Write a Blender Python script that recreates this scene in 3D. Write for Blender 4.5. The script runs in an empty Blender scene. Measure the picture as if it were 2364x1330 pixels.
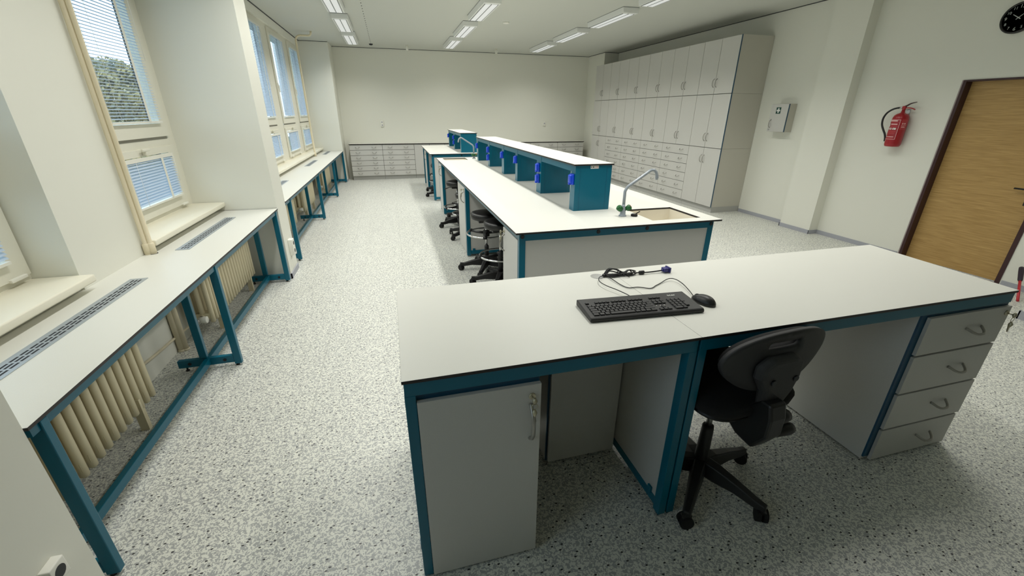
import bpy, bmesh, math, random
from mathutils import Vector, Matrix
random.seed(7)
PI = math.pi
SC = bpy.context.scene
COL = SC.collection

# ------------------------------------------------------------------ materials
def lin(c):
    c /= 255.0
    return c / 12.92 if c <= .04045 else ((c + .055) / 1.055) ** 2.4

def rgb(r, g, b):
    return (lin(r), lin(g), lin(b), 1)

def mat(name, col, rough=.5, metal=0, spec=.5, noise=None, bump=None, coat=0):
    m = bpy.data.materials.new(name)
    m.use_nodes = True
    nt = m.node_tree
    b = nt.nodes['Principled BSDF']
    b.inputs['Base Color'].default_value = col
    b.inputs['Roughness'].default_value = rough
    b.inputs['Metallic'].default_value = metal
    b.inputs['Specular IOR Level'].default_value = spec
    b.inputs['Coat Weight'].default_value = coat
    if noise or bump:
        tc = nt.nodes.new('ShaderNodeNewGeometry')
    if noise:
        sc, amt = noise
        n = nt.nodes.new('ShaderNodeTexNoise')
        n.inputs['Scale'].default_value = sc
        n.inputs['Detail'].default_value = 3
        nt.links.new(tc.outputs['Position'], n.inputs['Vector'])
        r = nt.nodes.new('ShaderNodeMapRange')
        r.inputs['From Min'].default_value = .3
        r.inputs['From Max'].default_value = .7
        r.inputs['To Min'].default_value = 1 - amt
        r.inputs['To Max'].default_value = 1 + amt
        nt.links.new(n.outputs['Fac'], r.inputs['Value'])
        mx = nt.nodes.new('ShaderNodeVectorMath')
        mx.operation = 'SCALE'
        mx.inputs[0].default_value = col[:3]
        nt.links.new(r.outputs['Result'], mx.inputs['Scale'])
        nt.links.new(mx.outputs[0], b.inputs['Base Color'])
    if bump:
        sc, st = bump
        n = nt.nodes.new('ShaderNodeTexNoise')
        n.inputs['Scale'].default_value = sc
        n.inputs['Detail'].default_value = 4
        nt.links.new(tc.outputs['Position'], n.inputs['Vector'])
        bp = nt.nodes.new('ShaderNodeBump')
        bp.inputs['Strength'].default_value = st
        bp.inputs['Distance'].default_value = .002
        nt.links.new(n.outputs['Fac'], bp.inputs['Height'])
        nt.links.new(bp.outputs['Normal'], b.inputs['Normal'])
    return m

def emit(name, col, strength):
    m = bpy.data.materials.new(name)
    m.use_nodes = True
    b = m.node_tree.nodes['Principled BSDF']
    b.inputs['Base Color'].default_value = (.35, .35, .35, 1)
    b.inputs['Emission Color'].default_value = col
    b.inputs['Emission Strength'].default_value = strength
    return m

M = {}
M['wall'] = mat('wall_paint', rgb(228, 228, 218), .9, bump=(60, .12), spec=.2)
M['ceiling'] = mat('ceiling_paint', rgb(196, 198, 191), .9, spec=.2)
M['cream'] = mat('cream_enamel', rgb(224, 214, 182), .45)
M['pipe'] = mat('pipe_enamel', rgb(222, 212, 184), .45)
M['frame'] = mat('window_frame_paint', rgb(226, 224, 210), .45)
M['sill'] = mat('sill_plastic', rgb(236, 232, 214), .4)
M['laminate'] = mat('worktop_laminate', rgb(219, 219, 211), .42, noise=(700, .06))
M['core'] = mat('black_core_edge', rgb(34, 30, 30), .5)
M['teal'] = mat('teal_paint', rgb(0, 98, 122), .3, spec=.4)
M['bluedge'] = mat('blue_edging', rgb(6, 70, 100), .4)
M['cab'] = mat('grey_board', rgb(198, 197, 192), .5, noise=(300, .025))
M['cabside'] = mat('carcass_board', rgb(192, 189, 178), .55)
M['gap'] = mat('joint_dark', rgb(58, 60, 62), .8)
M['plinth'] = mat('plinth_board', rgb(172, 172, 168), .6)
M['chrome'] = mat('chrome', (.75, .75, .75, 1), .12, 1)
M['steel'] = mat('satin_steel', (.55, .55, .55, 1), .32, 1)
M['handle'] = mat('satin_handle', rgb(166, 164, 158), .38, .8)
M['black'] = mat('black_plastic', rgb(22, 22, 23), .45)
M['vinyl'] = mat('black_vinyl', rgb(20, 20, 20), .38, spec=.6)
M['dark'] = mat('dark_shell', rgb(44, 44, 45), .6, bump=(900, .3))
M['fabric'] = mat('black_fabric', rgb(14, 14, 15), .95)
M['rubber'] = mat('rubber', rgb(18, 18, 18), .8)
M['grille'] = mat('grille_metal', rgb(176, 184, 190), .4, .5)
M['groove'] = mat('frame_groove', rgb(150, 148, 138), .8)
M['slot'] = mat('slot_dark', rgb(38, 40, 46), .8)
M['bluesock'] = mat('blue_socket', rgb(18, 72, 214), .35)
M['tapgrey'] = mat('grey_epoxy', rgb(150, 158, 166), .3, spec=.6)
M['green'] = mat('green_grip', rgb(24, 92, 42), .45)
M['orange'] = mat('orange_cap', rgb(150, 84, 30), .5)
M['basin'] = mat('sink_resin', rgb(230, 224, 208), .5)
M['keys'] = mat('key_plastic', rgb(30, 30, 31), .45)
M['legend'] = mat('legend_grey', rgb(120, 120, 120), .6)
M['kbd'] = mat('keyboard_case', rgb(26, 26, 27), .42)
M['print'] = mat('white_print', rgb(225, 225, 220), .6)
M['vga'] = mat('blue_connector', rgb(42, 40, 112), .4)
M['red'] = mat('red_enamel', rgb(160, 20, 32), .3, spec=.6)
M['redlabel'] = mat('red_label', rgb(178, 56, 62), .5)
M['pinkprint'] = mat('pale_print', rgb(232, 190, 188), .6)
M['white'] = mat('white_plastic', rgb(232, 231, 222), .4)
M['whitemet'] = mat('white_metal', rgb(228, 230, 228), .4)
M['base'] = mat('grey_vinyl_skirting', rgb(164, 166, 174), .6)
M['doorframe'] = mat('brown_metal', rgb(58, 30, 32), .35)
M['frameedge'] = mat('frame_edge', rgb(150, 138, 136), .5)
M['cross'] = mat('safety_green', rgb(8, 66, 56), .5)
M['clockface'] = mat('clock_black', rgb(26, 27, 30), .3)
M['clockrim'] = mat('clock_rim', rgb(16, 16, 18), .25)
M['numeral'] = mat('numeral_grey', rgb(176, 182, 180), .5)
M['keymetal'] = mat('key_metal', rgb(190, 184, 160), .35, .8)
M['screw'] = mat('black_cap', rgb(16, 22, 28), .5)
M['purple'] = mat('dark_grip', rgb(40, 28, 44), .6)
M['pole'] = mat('red_plastic', rgb(186, 40, 52), .4)
M['bark'] = mat('bark', rgb(84, 74, 62), .9)
M['ground'] = mat('grass_ground', rgb(96, 100, 70), .95, noise=(.6, .3))
M['facade'] = mat('plaster', rgb(190, 186, 176), .9)
M['tube'] = emit('lamp_diffuser', (.97, 1, .97, 1), .48)
M['louvre'] = mat('louvre_dark', rgb(120, 124, 122), .5)

def leaf_mat(name, a, b):
    m = mat(name, a, .8)
    nt = m.node_tree
    g = nt.nodes.new('ShaderNodeNewGeometry')
    n = nt.nodes.new('ShaderNodeTexNoise')
    n.inputs['Scale'].default_value = 1.6
    n.inputs['Detail'].default_value = 4
    r = nt.nodes.new('ShaderNodeValToRGB')
    r.color_ramp.elements[0].position = .38
    r.color_ramp.elements[0].color = a
    r.color_ramp.elements[1].position = .62
    r.color_ramp.elements[1].color = b
    nt.links.new(g.outputs['Position'], n.inputs['Vector'])
    nt.links.new(n.outputs['Fac'], r.inputs['Fac'])
    nt.links.new(r.outputs['Color'], nt.nodes['Principled BSDF'].inputs['Base Color'])
    return m
M['leafa'] = leaf_mat('foliage_olive', rgb(112, 118, 100), rgb(172, 160, 110))
M['leafb'] = leaf_mat('foliage_autumn', rgb(120, 116, 106), rgb(190, 170, 112))

def slat_mat():
    m = bpy.data.materials.new('blind_slat')
    m.use_nodes = True
    nt = m.node_tree
    nt.nodes.clear()
    o = nt.nodes.new('ShaderNodeOutputMaterial')
    d = nt.nodes.new('ShaderNodeBsdfDiffuse')
    d.inputs['Color'].default_value = rgb(206, 214, 222)
    t = nt.nodes.new('ShaderNodeBsdfTranslucent')
    t.inputs['Color'].default_value = rgb(176, 208, 240)
    x = nt.nodes.new('ShaderNodeMixShader')
    x.inputs[0].default_value = .3
    nt.links.new(d.outputs[0], x.inputs[1])
    nt.links.new(t.outputs[0], x.inputs[2])
    nt.links.new(x.outputs[0], o.inputs[0])
    return m
M['slat'] = slat_mat()

def glass_mat():
    m = bpy.data.materials.new('window_glass')
    m.use_nodes = True
    nt = m.node_tree
    nt.nodes.clear()
    o = nt.nodes.new('ShaderNodeOutputMaterial')
    t = nt.nodes.new('ShaderNodeBsdfTransparent')
    t.inputs['Color'].default_value = (.93, .96, .97, 1)
    g = nt.nodes.new('ShaderNodeBsdfGlossy')
    g.inputs['Roughness'].default_value = .02
    lw = nt.nodes.new('ShaderNodeLayerWeight')
    lw.inputs['Blend'].default_value = .5
    pw = nt.nodes.new('ShaderNodeMath')
    pw.operation = 'POWER'
    pw.inputs[1].default_value = 4
    nt.links.new(lw.outputs['Facing'], pw.inputs[0])
    f = nt.nodes.new('ShaderNodeMath')
    f.operation = 'MULTIPLY_ADD'
    f.inputs[1].default_value = .5
    f.inputs[2].default_value = .03
    nt.links.new(pw.outputs[0], f.inputs[0])
    x = nt.nodes.new('ShaderNodeMixShader')
    nt.links.new(f.outputs[0], x.inputs[0])
    nt.links.new(t.outputs[0], x.inputs[1])
    nt.links.new(g.outputs[0], x.inputs[2])
    nt.links.new(x.outputs[0], o.inputs[0])
    return m
M['glass'] = glass_mat()

def floor_mat():
    m = mat('speckled_vinyl', rgb(200, 200, 190), .38, spec=.45)
    nt = m.node_tree
    b = nt.nodes['Principled BSDF']
    L = nt.links.new
    g = nt.nodes.new('ShaderNodeNewGeometry')
    n = nt.nodes.new('ShaderNodeTexNoise')
    n.inputs['Scale'].default_value = 88
    n.inputs['Detail'].default_value = 1.5
    n.inputs['Distortion'].default_value = 1.1
    L(g.outputs['Position'], n.inputs['Vector'])
    r = nt.nodes.new('ShaderNodeValToRGB')
    e = r.color_ramp.elements
    e[0].position = .483
    e[0].color = rgb(170, 172, 170)
    e[1].position = .508
    e[1].color = rgb(226, 227, 217)
    L(n.outputs['Fac'], r.inputs['Fac'])
    # black chips
    mp = nt.nodes.new('ShaderNodeMapping')
    mp.inputs['Rotation'].default_value = (0, 0, .5)
    mp.inputs['Scale'].default_value = (1.0, 1.7, 1)
    L(g.outputs['Position'], mp.inputs['Vector'])
    v = nt.nodes.new('ShaderNodeTexVoronoi')
    v.voronoi_dimensions = '2D'
    v.inputs['Scale'].default_value = 26
    L(mp.outputs[0], v.inputs['Vector'])
    lt = nt.nodes.new('ShaderNodeMath')
    lt.operation = 'LESS_THAN'
    lt.inputs[1].default_value = .14
    L(v.outputs['Distance'], lt.inputs[0])
    sx = nt.nodes.new('ShaderNodeSeparateColor')
    L(v.outputs['Color'], sx.inputs[0])
    gt = nt.nodes.new('ShaderNodeMath')
    gt.operation = 'GREATER_THAN'
    gt.inputs[1].default_value = .74
    L(sx.outputs[0], gt.inputs[0])
    mu = nt.nodes.new('ShaderNodeMath')
    mu.operation = 'MULTIPLY'
    L(lt.outputs[0], mu.inputs[0])
    L(gt.outputs[0], mu.inputs[1])
    mix = nt.nodes.new('ShaderNodeMix')
    mix.data_type = 'RGBA'
    L(mu.outputs[0], mix.inputs['Factor'])
    L(r.outputs['Color'], mix.inputs['A'])
    mix.inputs['B'].default_value = rgb(44, 44, 46)
    # welded sheet joints
    bk = nt.nodes.new('ShaderNodeTexBrick')
    bk.offset = 0
    bk.inputs['Scale'].default_value = 1
    bk.inputs['Brick Width'].default_value = .61
    bk.inputs['Row Height'].default_value = .61
    bk.inputs['Mortar Size'].default_value = .003
    bk.inputs['Mortar Smooth'].default_value = .6
    L(g.outputs['Position'], bk.inputs['Vector'])
    mul = nt.nodes.new('ShaderNodeMath')
    mul.operation = 'MULTIPLY'
    mul.inputs[1].default_value = .5
    L(bk.outputs['Fac'], mul.inputs[0])
    mix2 = nt.nodes.new('ShaderNodeMix')
    mix2.data_type = 'RGBA'
    L(mul.outputs[0], mix2.inputs['Factor'])
    L(mix.outputs['Result'], mix2.inputs['A'])
    mix2.inputs['B'].default_value = rgb(158, 159, 152)
    L(mix2.outputs['Result'], b.inputs['Base Color'])
    return m
M['floor'] = floor_mat()

def wood_mat():
    m = mat('oak_veneer', rgb(180, 146, 88), .45)
    nt = m.node_tree
    L = nt.links.new
    g = nt.nodes.new('ShaderNodeNewGeometry')
    mp = nt.nodes.new('ShaderNodeMapping')
    mp.inputs['Scale'].default_value = (1, 3, 60)
    L(g.outputs['Position'], mp.inputs['Vector'])
    n = nt.nodes.new('ShaderNodeTexNoise')
    n.inputs['Scale'].default_value = 1.5
    n.inputs['Detail'].default_value = 5
    n.inputs['Distortion'].default_value = .6
    L(mp.outputs[0], n.inputs['Vector'])
    r = nt.nodes.new('ShaderNodeValToRGB')
    r.color_ramp.elements[0].position = .3
    r.color_ramp.elements[0].color = rgb(162, 128, 72)
    r.color_ramp.elements[1].position = .7
    r.color_ramp.elements[1].color = rgb(190, 156, 98)
    L(n.outputs['Fac'], r.inputs['Fac'])
    L(r.outputs['Color'], nt.nodes['Principled BSDF'].inputs['Base Color'])
    return m
M['wood'] = wood_mat()

# ------------------------------------------------------------------ mesh builder
class MB:
    def __init__(self):
        self.v, self.f, self.mi, self.sm = [], [], [], []
        self.mats = []

    def _m(self, m):
        m = M[m] if isinstance(m, str) else m
        if m not in self.mats:
            self.mats.append(m)
        return self.mats.index(m)

    def add(self, verts, faces, m, smooth=False):
        o, k = len(self.v), self._m(m)
        self.v += [tuple(p) for p in verts]
        for f in faces:
            self.f.append(tuple(i + o for i in f))
            self.mi.append(k)
            self.sm.append(smooth)
        return self

    def box(self, a, b, m, top=None):
        x0, y0, z0 = [min(p, q) for p, q in zip(a, b)]
        x1, y1, z1 = [max(p, q) for p, q in zip(a, b)]
        vs = [(x0, y0, z0), (x1, y0, z0), (x1, y1, z0), (x0, y1, z0), (x0, y0, z1), (x1, y0, z1), (x1, y1, z1), (x0, y1, z1)]
        self.add(vs, [(3, 2, 1, 0), (0, 1, 5, 4), (1, 2, 6, 5), (2, 3, 7, 6), (3, 0, 4, 7)], m)
        self.add(vs[4:], [(0, 1, 2, 3)], top or m)
        return self

    def rbox(self, a, b, r, m):
        """box with chamfered vertical-ish edges on all sides (bevel through bmesh)"""
        bm = bmesh.new()
        bmesh.ops.create_cube(bm, size=1)
        for v in bm.verts:
            v.co = Vector([(p + q) / 2 + c * abs(q - p) for p, q, c in zip(a, b, v.co)])
        bmesh.ops.bevel(bm, geom=list(bm.edges), offset=r, segments=2, affect='EDGES', profile=.6)
        return self.bm(bm, m, True)

    def bm(self, bm, m, smooth=False, mtx=None):
        if mtx is not None:
            bm.transform(mtx)
        bm.verts.ensure_lookup_table()
        bm.verts.index_update()
        self.add([v.co[:] for v in bm.verts], [tuple(v.index for v in f.verts) for f in bm.faces], m, smooth)
        bm.free()
        return self

    def tube(self, pts, r, m, n=10, caps=True, closed=False):
        pts = [Vector(p) for p in pts]
        N = len(pts)
        rr = r if isinstance(r, (list, tuple)) else [r] * N
        rings = []
        up = None
        for i, p in enumerate(pts):
            a = pts[i - 1] if (i > 0 or closed) else p
            c = pts[(i + 1) % N] if (i < N - 1 or closed) else p
            t = (c - a)
            t = t.normalized() if t.length > 1e-9 else Vector((0, 0, 1))
            if up is None:
                up = t.orthogonal().normalized()
            else:
                up = (up - t * up.dot(t))
                up = up.normalized() if up.length > 1e-6 else t.orthogonal().normalized()
            s = t.cross(up)
            rings.append([p + (up * math.cos(2 * PI * k / n) + s * math.sin(2 * PI * k / n)) * rr[i] for k in range(n)])
        vs = [q for ring in rings for q in ring]
        fs = []
        for i in range(N if closed else N - 1):
            j = (i + 1) % N
            for k in range(n):
                fs.append((i * n + k, i * n + (k + 1) % n, j * n + (k + 1) % n, j * n + k))
        self.add(vs, fs, m, True)
        if caps and not closed:
            self.add(rings[0], [tuple(range(n - 1, -1, -1))], m)
            self.add(rings[-1], [tuple(range(n))], m)
        return self

    def lathe(self, prof, c, m, n=24, axis='z', smooth=True):
        vs, fs = [], []
        for (r, h) in prof:
            for k in range(n):
                a = 2 * PI * k / n
                u, w = r * math.cos(a), r * math.sin(a)
                q = (u, w, h) if axis == 'z' else ((h, u, w) if axis == 'x' else (w, h, u))
                vs.append((q[0] + c[0], q[1] + c[1], q[2] + c[2]))
        for i in range(len(prof) - 1):
            for k in range(n):
                fs.append((i * n + k, i * n + (k + 1) % n, (i + 1) * n + (k + 1) % n, (i + 1) * n + k))
        self.add(vs, fs, m, smooth)
        N = len(vs)
        self.add(vs[:n], [tuple(range(n - 1, -1, -1))], m)
        self.add(vs[N - n:], [tuple(range(n))], m)
        return self

    def torus(self, c, R, r, m, n=40, k=10):
        return self.tube([(c[0] + R * math.cos(2 * PI * i / n), c[1] + R * math.sin(2 * PI * i / n), c[2]) for i in range(n)], r, m, k, closed=True)

    def prism(self, poly, d0, d1, m, plane='xy', smooth=False):
        """extrude a 2-D polygon between two offsets on the remaining axis"""
        def P(u, w, d):
            return {'xy': (u, w, d), 'xz': (u, d, w), 'yz': (d, u, w)}[plane]
        n = len(poly)
        a = [P(u, w, d0) for u, w in poly]
        b = [P(u, w, d1) for u, w in poly]
        self.add(a, [tuple(range(n))], m)
        self.add(b, [tuple(range(n - 1, -1, -1))], m)
        self.add(a + b, [(i, i + n, (i + 1) % n + n, (i + 1) % n) for i in range(n)], m, smooth)
        return self

    def text(self, s, size, mtx, m):
        cu = bpy.data.curves.new('t', 'FONT')
        cu.body = s
        cu.size = size
        cu.align_x = 'CENTER'
        cu.align_y = 'CENTER'
        cu.extrude = .0006
        cu.resolution_u = 3
        ob = bpy.data.objects.new('t', cu)
        COL.objects.link(ob)
        dg = bpy.context.evaluated_depsgraph_get()
        me = bpy.data.meshes.new_from_object(ob.evaluated_get(dg))
        me.transform(mtx)
        self.add([v.co[:] for v in me.vertices], [tuple(p.vertices) for p in me.polygons], m)
        bpy.data.objects.remove(ob)
        bpy.data.curves.remove(cu)
        bpy.data.meshes.remove(me)
        return self

    def build(self, name, parent=None, bevel=0, world=True, fix=True):
        """link ONE mesh object; coordinates are world ones unless world=False"""
        off = Vector((0, 0, 0))
        if parent is not None and world:
            q = parent
            while q.parent is not None:
                q = q.parent
            off = q.location
        me = bpy.data.meshes.new(name)
        me.from_pydata([tuple(Vector(p) - off) for p in self.v], [], self.f)
        for m in self.mats:
            me.materials.append(m)
        me.polygons.foreach_set('material_index', self.mi)
        me.polygons.foreach_set('use_smooth', self.sm)
        if fix:
            bm = bmesh.new()
            bm.from_mesh(me)
            bmesh.ops.remove_doubles(bm, verts=bm.verts, dist=1e-6)
            bmesh.ops.recalc_face_normals(bm, faces=bm.faces)
            bm.to_mesh(me)
            bm.free()
        me.update()
        o = bpy.data.objects.new(name, me)
        COL.objects.link(o)
        o.parent = parent
        if bevel:
            md = o.modifiers.new('bevel', 'BEVEL')
            md.width = bevel
            md.segments = 2
            md.limit_method = 'ANGLE'
        return o

def thing(name, label, cat, loc, group=None, rz=0):
    o = bpy.data.objects.new(name, None)
    COL.objects.link(o)
    o.location = loc
    o.rotation_euler.z = rz
    o.empty_display_size = .1
    return tag(o, label, cat, group)

def tag(o, label, cat, group=None):
    o['label'] = label
    o['category'] = cat
    if group:
        o['group'] = group
    return o

def struct(o, label=None, cat=None):
    o['kind'] = 'structure'
    if label:
        o['label'] = label
        o['category'] = cat
    return o

def dup(root, loc, label, rz=None):
    """copy a thing with its parts and their sub-parts"""
    r = root.copy()
    COL.objects.link(r)
    r.location = loc
    if rz is not None:
        r.rotation_euler.z = rz
    r['label'] = label
    for ch in list(root.children):
        c = ch.copy()
        COL.objects.link(c)
        c.parent = r
        for g in ch.children:
            d = g.copy()
            COL.objects.link(d)
            d.parent = c
    return r

def arc(c, r, a0, a1, n, plane):
    out = []
    for i in range(n + 1):
        a = a0 + (a1 - a0) * i / n
        u, w = r * math.cos(a), r * math.sin(a)
        out.append({'xy': (c[0] + u, c[1] + w, c[2]), 'xz': (c[0] + u, c[1], c[2] + w), 'yz': (c[0], c[1] + u, c[2] + w)}[plane])
    return out

def smooth(pts, k=6):
    P = [Vector(p) for p in pts]
    out = []
    for i in range(len(P) - 1):
        a, b, c, d = P[max(i - 1, 0)], P[i], P[i + 1], P[min(i + 2, len(P) - 1)]
        for j in range(k):
            t = j / k
            out.append(.5 * ((2 * b) + (-a + c) * t + (2 * a - 5 * b + 4 * c - d) * t * t + (-a + 3 * b - 3 * c + d) * t ** 3))
    out.append(P[-1])
    return out
def bow(axis, out, c, half, depth):
    """points of a bow handle: along axis, standing out along out"""
    A, O, C = Vector(axis), Vector(out), Vector(c)
    pts = [C + A * (-half)]
    for i in range(9):
        t = -1 + 2 * i / 8
        pts.append(C + A * (half * t * .98) + O * (depth * (1 - abs(t) ** 3.2) + .004))
    pts.append(C + A * half)
    return pts

H_C = 3.10       # ceiling
XW = 6.0         # right wall
YB = 12.30       # back wall
YF = -3.6        # wall behind the camera
XL = -1.156      # faces of the window-side piers

# ------------------------------------------------------------------ room shell
struct(MB().box((-2.4, YF - .2, -.12), (XW + .3, YB + .2, 0), 'floor').build('floor'), 'light grey speckled vinyl floor with black chips', 'floor')
struct(MB().box((-2.4, YF - .2, H_C), (XW + .3, YB + .2, H_C + .15), 'ceiling').build('ceiling'), 'off-white flat ceiling', 'ceiling')
struct(MB().box((-2.4, YB, 0), (XW + .3, YB + .2, H_C), 'wall').build('wall_back'), 'plain off-white back wall', 'wall')
struct(MB().box((-2.4, YF - .2, 0), (XW + .3, YF, H_C), 'wall').build('wall_front'))
# left wall: piers, parapets, lintels
N1, N2 = -1.865, -1.80        # window planes in the two bays
w = MB()
w.box((-1.93, .99, 0), (XL, 1.355, H_C), 'wall')
w.box((-1.93, YF, 0), (XL, -2.6, H_C), 'wall')
w.box((-1.93, -2.6, 0), (-1.68, .99, .795), 'wall')  # bay added behind the camera so daylight reaches the desk front
w.box((-1.93, -2.6, 2.96), (-1.82, .99, H_C), 'wall')
w.box((-1.93, -2.6, .795), (-1.665, -.65, H_C), 'wall')
w.box((-1.93, 1.355, 0), (-1.68, 4.63, .795), 'wall')
w.box((-1.93, 2.612, 0), (-1.665, 3.29, H_C), 'wall')
w.box((-1.93, 1.355, 2.96), (-1.82, 2.612, H_C), 'wall')
w.box((-1.93, 3.29, 2.96), (-1.82, 4.63, H_C), 'wall')
w.box((-1.93, 4.63, 0), (XL, 4.98, H_C), 'wall')
w.box((-1.93, 4.98, 0), (-1.68, 11.55, .795), 'wall')
w.box((-1.93, 4.98, 2.96), (-1.76, 11.55, H_C), 'wall')
w.box((-1.93, 11.55, 0), (XL, YB, H_C), 'wall')
struct(w.build('wall_left', fix=False), 'off-white window wall with deep piers', 'wall')
# right wall with the door opening, a column, a pilaster and a return
DY0, DY1, DZ = 2.61, 3.52, 1.972
w = MB()
w.box((XW, YF, 0), (XW + .25, DY0, H_C), 'wall')
w.box((XW, DY1, 0), (XW + .25, YB, H_C), 'wall')
w.box((XW, DY0, DZ), (XW + .25, DY1, H_C), 'wall')
w.box((5.85, 4.68, 0), (XW, 5.19, H_C), 'wall')
w.box((5.60, 11.32, 0), (XW, YB, H_C), 'wall')
w.box((5.14, .2, 0), (XW, 1.99, H_C), 'wall')
struct(w.build('wall_right', fix=False), 'off-white wall with column and door opening', 'wall')
bb = MB()
for a, b in (((5.988, 5.19, 0), (XW, 6.24, .055)), ((5.838, 4.67, 0), (5.85, 5.2, .055)), ((5.838, 4.668, 0), (XW, 4.68, .055)),
             ((5.838, 5.19, 0), (XW, 5.202, .055)), ((5.988, 3.57, 0), (XW, 4.68, .055)), ((5.988, 1.99, 0), (XW, 2.56, .055)),
             ((5.128, .2, 0), (5.14, 2.0, .075)), ((5.128, 1.99, 0), (XW, 2.002, .075))):
    bb.box(a, b, 'base')
struct(bb.build('baseboard_right', fix=False))
bb = MB()
bb.box((XL - .2, 4.618, 0), (XL + .012, 4.63, .055), 'base').box((XL, 4.618, 0), (XL + .012, 4.98, .055), 'base')
bb.box((XL, 1.0, 0), (XL + .012, 1.15, .055), 'base').box((XL, 11.56, 0), (XL + .012, 11.8, .055), 'base')
struct(bb.build('baseboard_left', fix=False))
# dark shadow line between wall and ceiling
t = MB()
t.box((-1.15, YB - .012, H_C - .009), (5.6, YB, H_C), 'gap').box((5.588, 11.3, H_C - .009), (5.6, YB, H_C), 'gap')
t.box((5.6, 11.308, H_C - .009), (XW, 11.32, H_C), 'gap').box((XW - .012, 5.2, H_C - .009), (XW, 11.3, H_C), 'gap')
t.box((XL, 11.54, H_C - .009), (-1.76, 11.55, H_C), 'gap').box((-1.76, 4.98, H_C - .012), (-1.75, 11.55, H_C), 'gap')
struct(t.build('trim_1', fix=False), 'dark joint line along the ceiling edge', 'trim')
# row of small dark perforations running along the ceiling
t = MB()
y = 5.6
while y < 11.5:
    t.box((-.226, y, H_C - .0015), (-.214, y + .05, H_C + .001), 'gap')
    y += .19
struct(t.build('trim_2', fix=False), 'dashed dark joint running along the ceiling', 'trim')

# window sills
for i, (y0, y1, x0) in enumerate(((1.36, 2.611, N1), (3.272, 4.625, N1), (4.985, 11.545, N2), (-2.59, .98, N1))):
    s = MB().rbox((x0 - .02, y0, .795), (-1.597, y1, .835), .008, 'sill').build('trim_%d' % (3 + i))
    struct(s, ['cream window sill in front of the near window', 'cream sill beside the vertical pipes', 'long cream sill of the far bay', 'cream sill of the added unseen bay behind the near pier'][i], 'window sill')

# ------------------------------------------------------------------ windows
def window(k, xp, y0, y1, s0, s1, label):
    """one unit: frame y0..y1, sashes s0..s1"""
    D = .04
    xi, xo = xp, xp - D
    root = thing('window_%d' % k, label, 'window', (xp, (y0 + y1) / 2, .835))
    root['kind'] = 'structure'
    fr = MB()
    fr.box((xo, y0, .835), (xi, s0, 2.96), 'frame').box((xo, s1, .835), (xi, y1, 2.96), 'frame')
    fr.box((xo, s0, .835), (xi, s1, .868), 'frame').box((xo, s0, 2.93), (xi, s1, 2.96), 'frame').box((xo, s0, 1.365), (xi, s1, 1.425), 'frame')
    # outer bars, dark colour standing in for shade on the frame, and the recessed groove between the sashes
    fr.box((xo - .022, s0 + .085, .868), (xo, s0 + .11, 2.93), 'gap').box((xo - .022, s1 - .11, .868), (xo, s1 - .085, 2.93), 'gap')
    fr.box((xi - .001, s0 + .02, 1.42), (xi + .002, s1 - .02, 1.446), 'groove')
    fr.box((xi - .001, s0 - .006, .87), (xi + .0015, s0, 2.93), 'groove')
    fr.build('frame', root, fix=False)
    for nm, z0, z1, g0, g1 in (('upper_sash', 1.443, 2.93, 1.545, 2.86), ('lower_sash', .868, 1.365, .95, 1.315)):
        sh = MB()
        a, b = s0 + .11, s1 - .11
        xs = xi + .018
        sh.box((xo, s0, z0), (xs, a, z1), 'frame').box((xo, b, z0), (xs, s1, z1), 'frame')
        sh.box((xo, a, z0), (xs, b, g0), 'frame').box((xo, a, g1), (xs, b, z1), 'frame')
        so = sh.build(nm, root, fix=False)
        MB().box((xi - .012, a, g0), (xi - .008, b, g1), 'glass').build('pane', so)
        if nm == 'lower_sash':
            hd = MB()
            yc = (s0 + s1) / 2 + .02
            hd.rbox((xs, yc - .012, 1.325), (xs + .03, yc + .012, 1.36), .004, 'frame')
            hd.rbox((xs + .018, yc - .055, 1.352), (xs + .034, yc + .05, 1.372), .005, 'frame')
            hd.build('handle', so)
            for yy in (a + .12, b + .02):
                MB().rbox((xs - .004, yy - .05, .862), (xs + .014, yy + .05, .88), .004, 'white').build('hinge', so)
        else:
            MB().rbox((xs, s0 + .04, 2.02), (xs + .014, s0 + .07, 2.09), .004, 'white').rbox((xs + .012, s0 + .045, 1.95), (xs + .026, s0 + .065, 2.06), .005, 'white').build('handle', so)
    return root, s0 + .11, s1 - .11

def blind(xp, a, b, z0, z1, tilt, label, pitch=.021):
    x = xp + .032
    root = thing('venetian_blind', label, 'blind', (x, (a + b) / 2, z1), 'venetian blinds on the windows')
    s = MB()
    n = int((z1 - z0 - .03) / pitch)
    w_ = .0125
    for i in range(n):
        z = z1 - .028 - i * pitch
        c, sn = math.cos(tilt), math.sin(tilt)
        pr = [(-w_, 0), (0, .0042), (w_, 0)]
        q = [(x + u * c + v * sn, z - u * sn + v * c) for u, v in pr]
        vs = [(px, a + .004, pz) for px, pz in q] + [(px, b - .004, pz) for px, pz in q]
        s.add(vs, [(0, 1, 4, 3), (1, 2, 5, 4)], 'slat', True)
    s.build('slats', root, fix=False)
    MB().box((x - .013, a, z1 - .025), (x + .013, b, z1), 'white').build('head_rail', root)
    MB().box((x - .012, a + .004, z0), (x + .012, b - .004, z0 + .014), 'white').build('bottom_rail', root)
    for f in (.16, .30):
        yy = a + (b - a) * f
        MB().tube([(x + .014, yy, z0 + .01), (x + .014, yy, z1 - .02)], .0012, 'white', 5).build('cord', root)
    yy = a + (b - a) * .76
    MB().box((x + .0135, yy - .016, z0 + .01), (x + .015, yy + .016, z1 - .02), 'white').build('ladder_tape', root)
    MB().tube([(x + .02, b - .02, z1 - .02), (x + .022, b - .022, z0 + (z1 - z0) * .35)], .0018, 'white', 6).build('wand', root)

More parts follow.
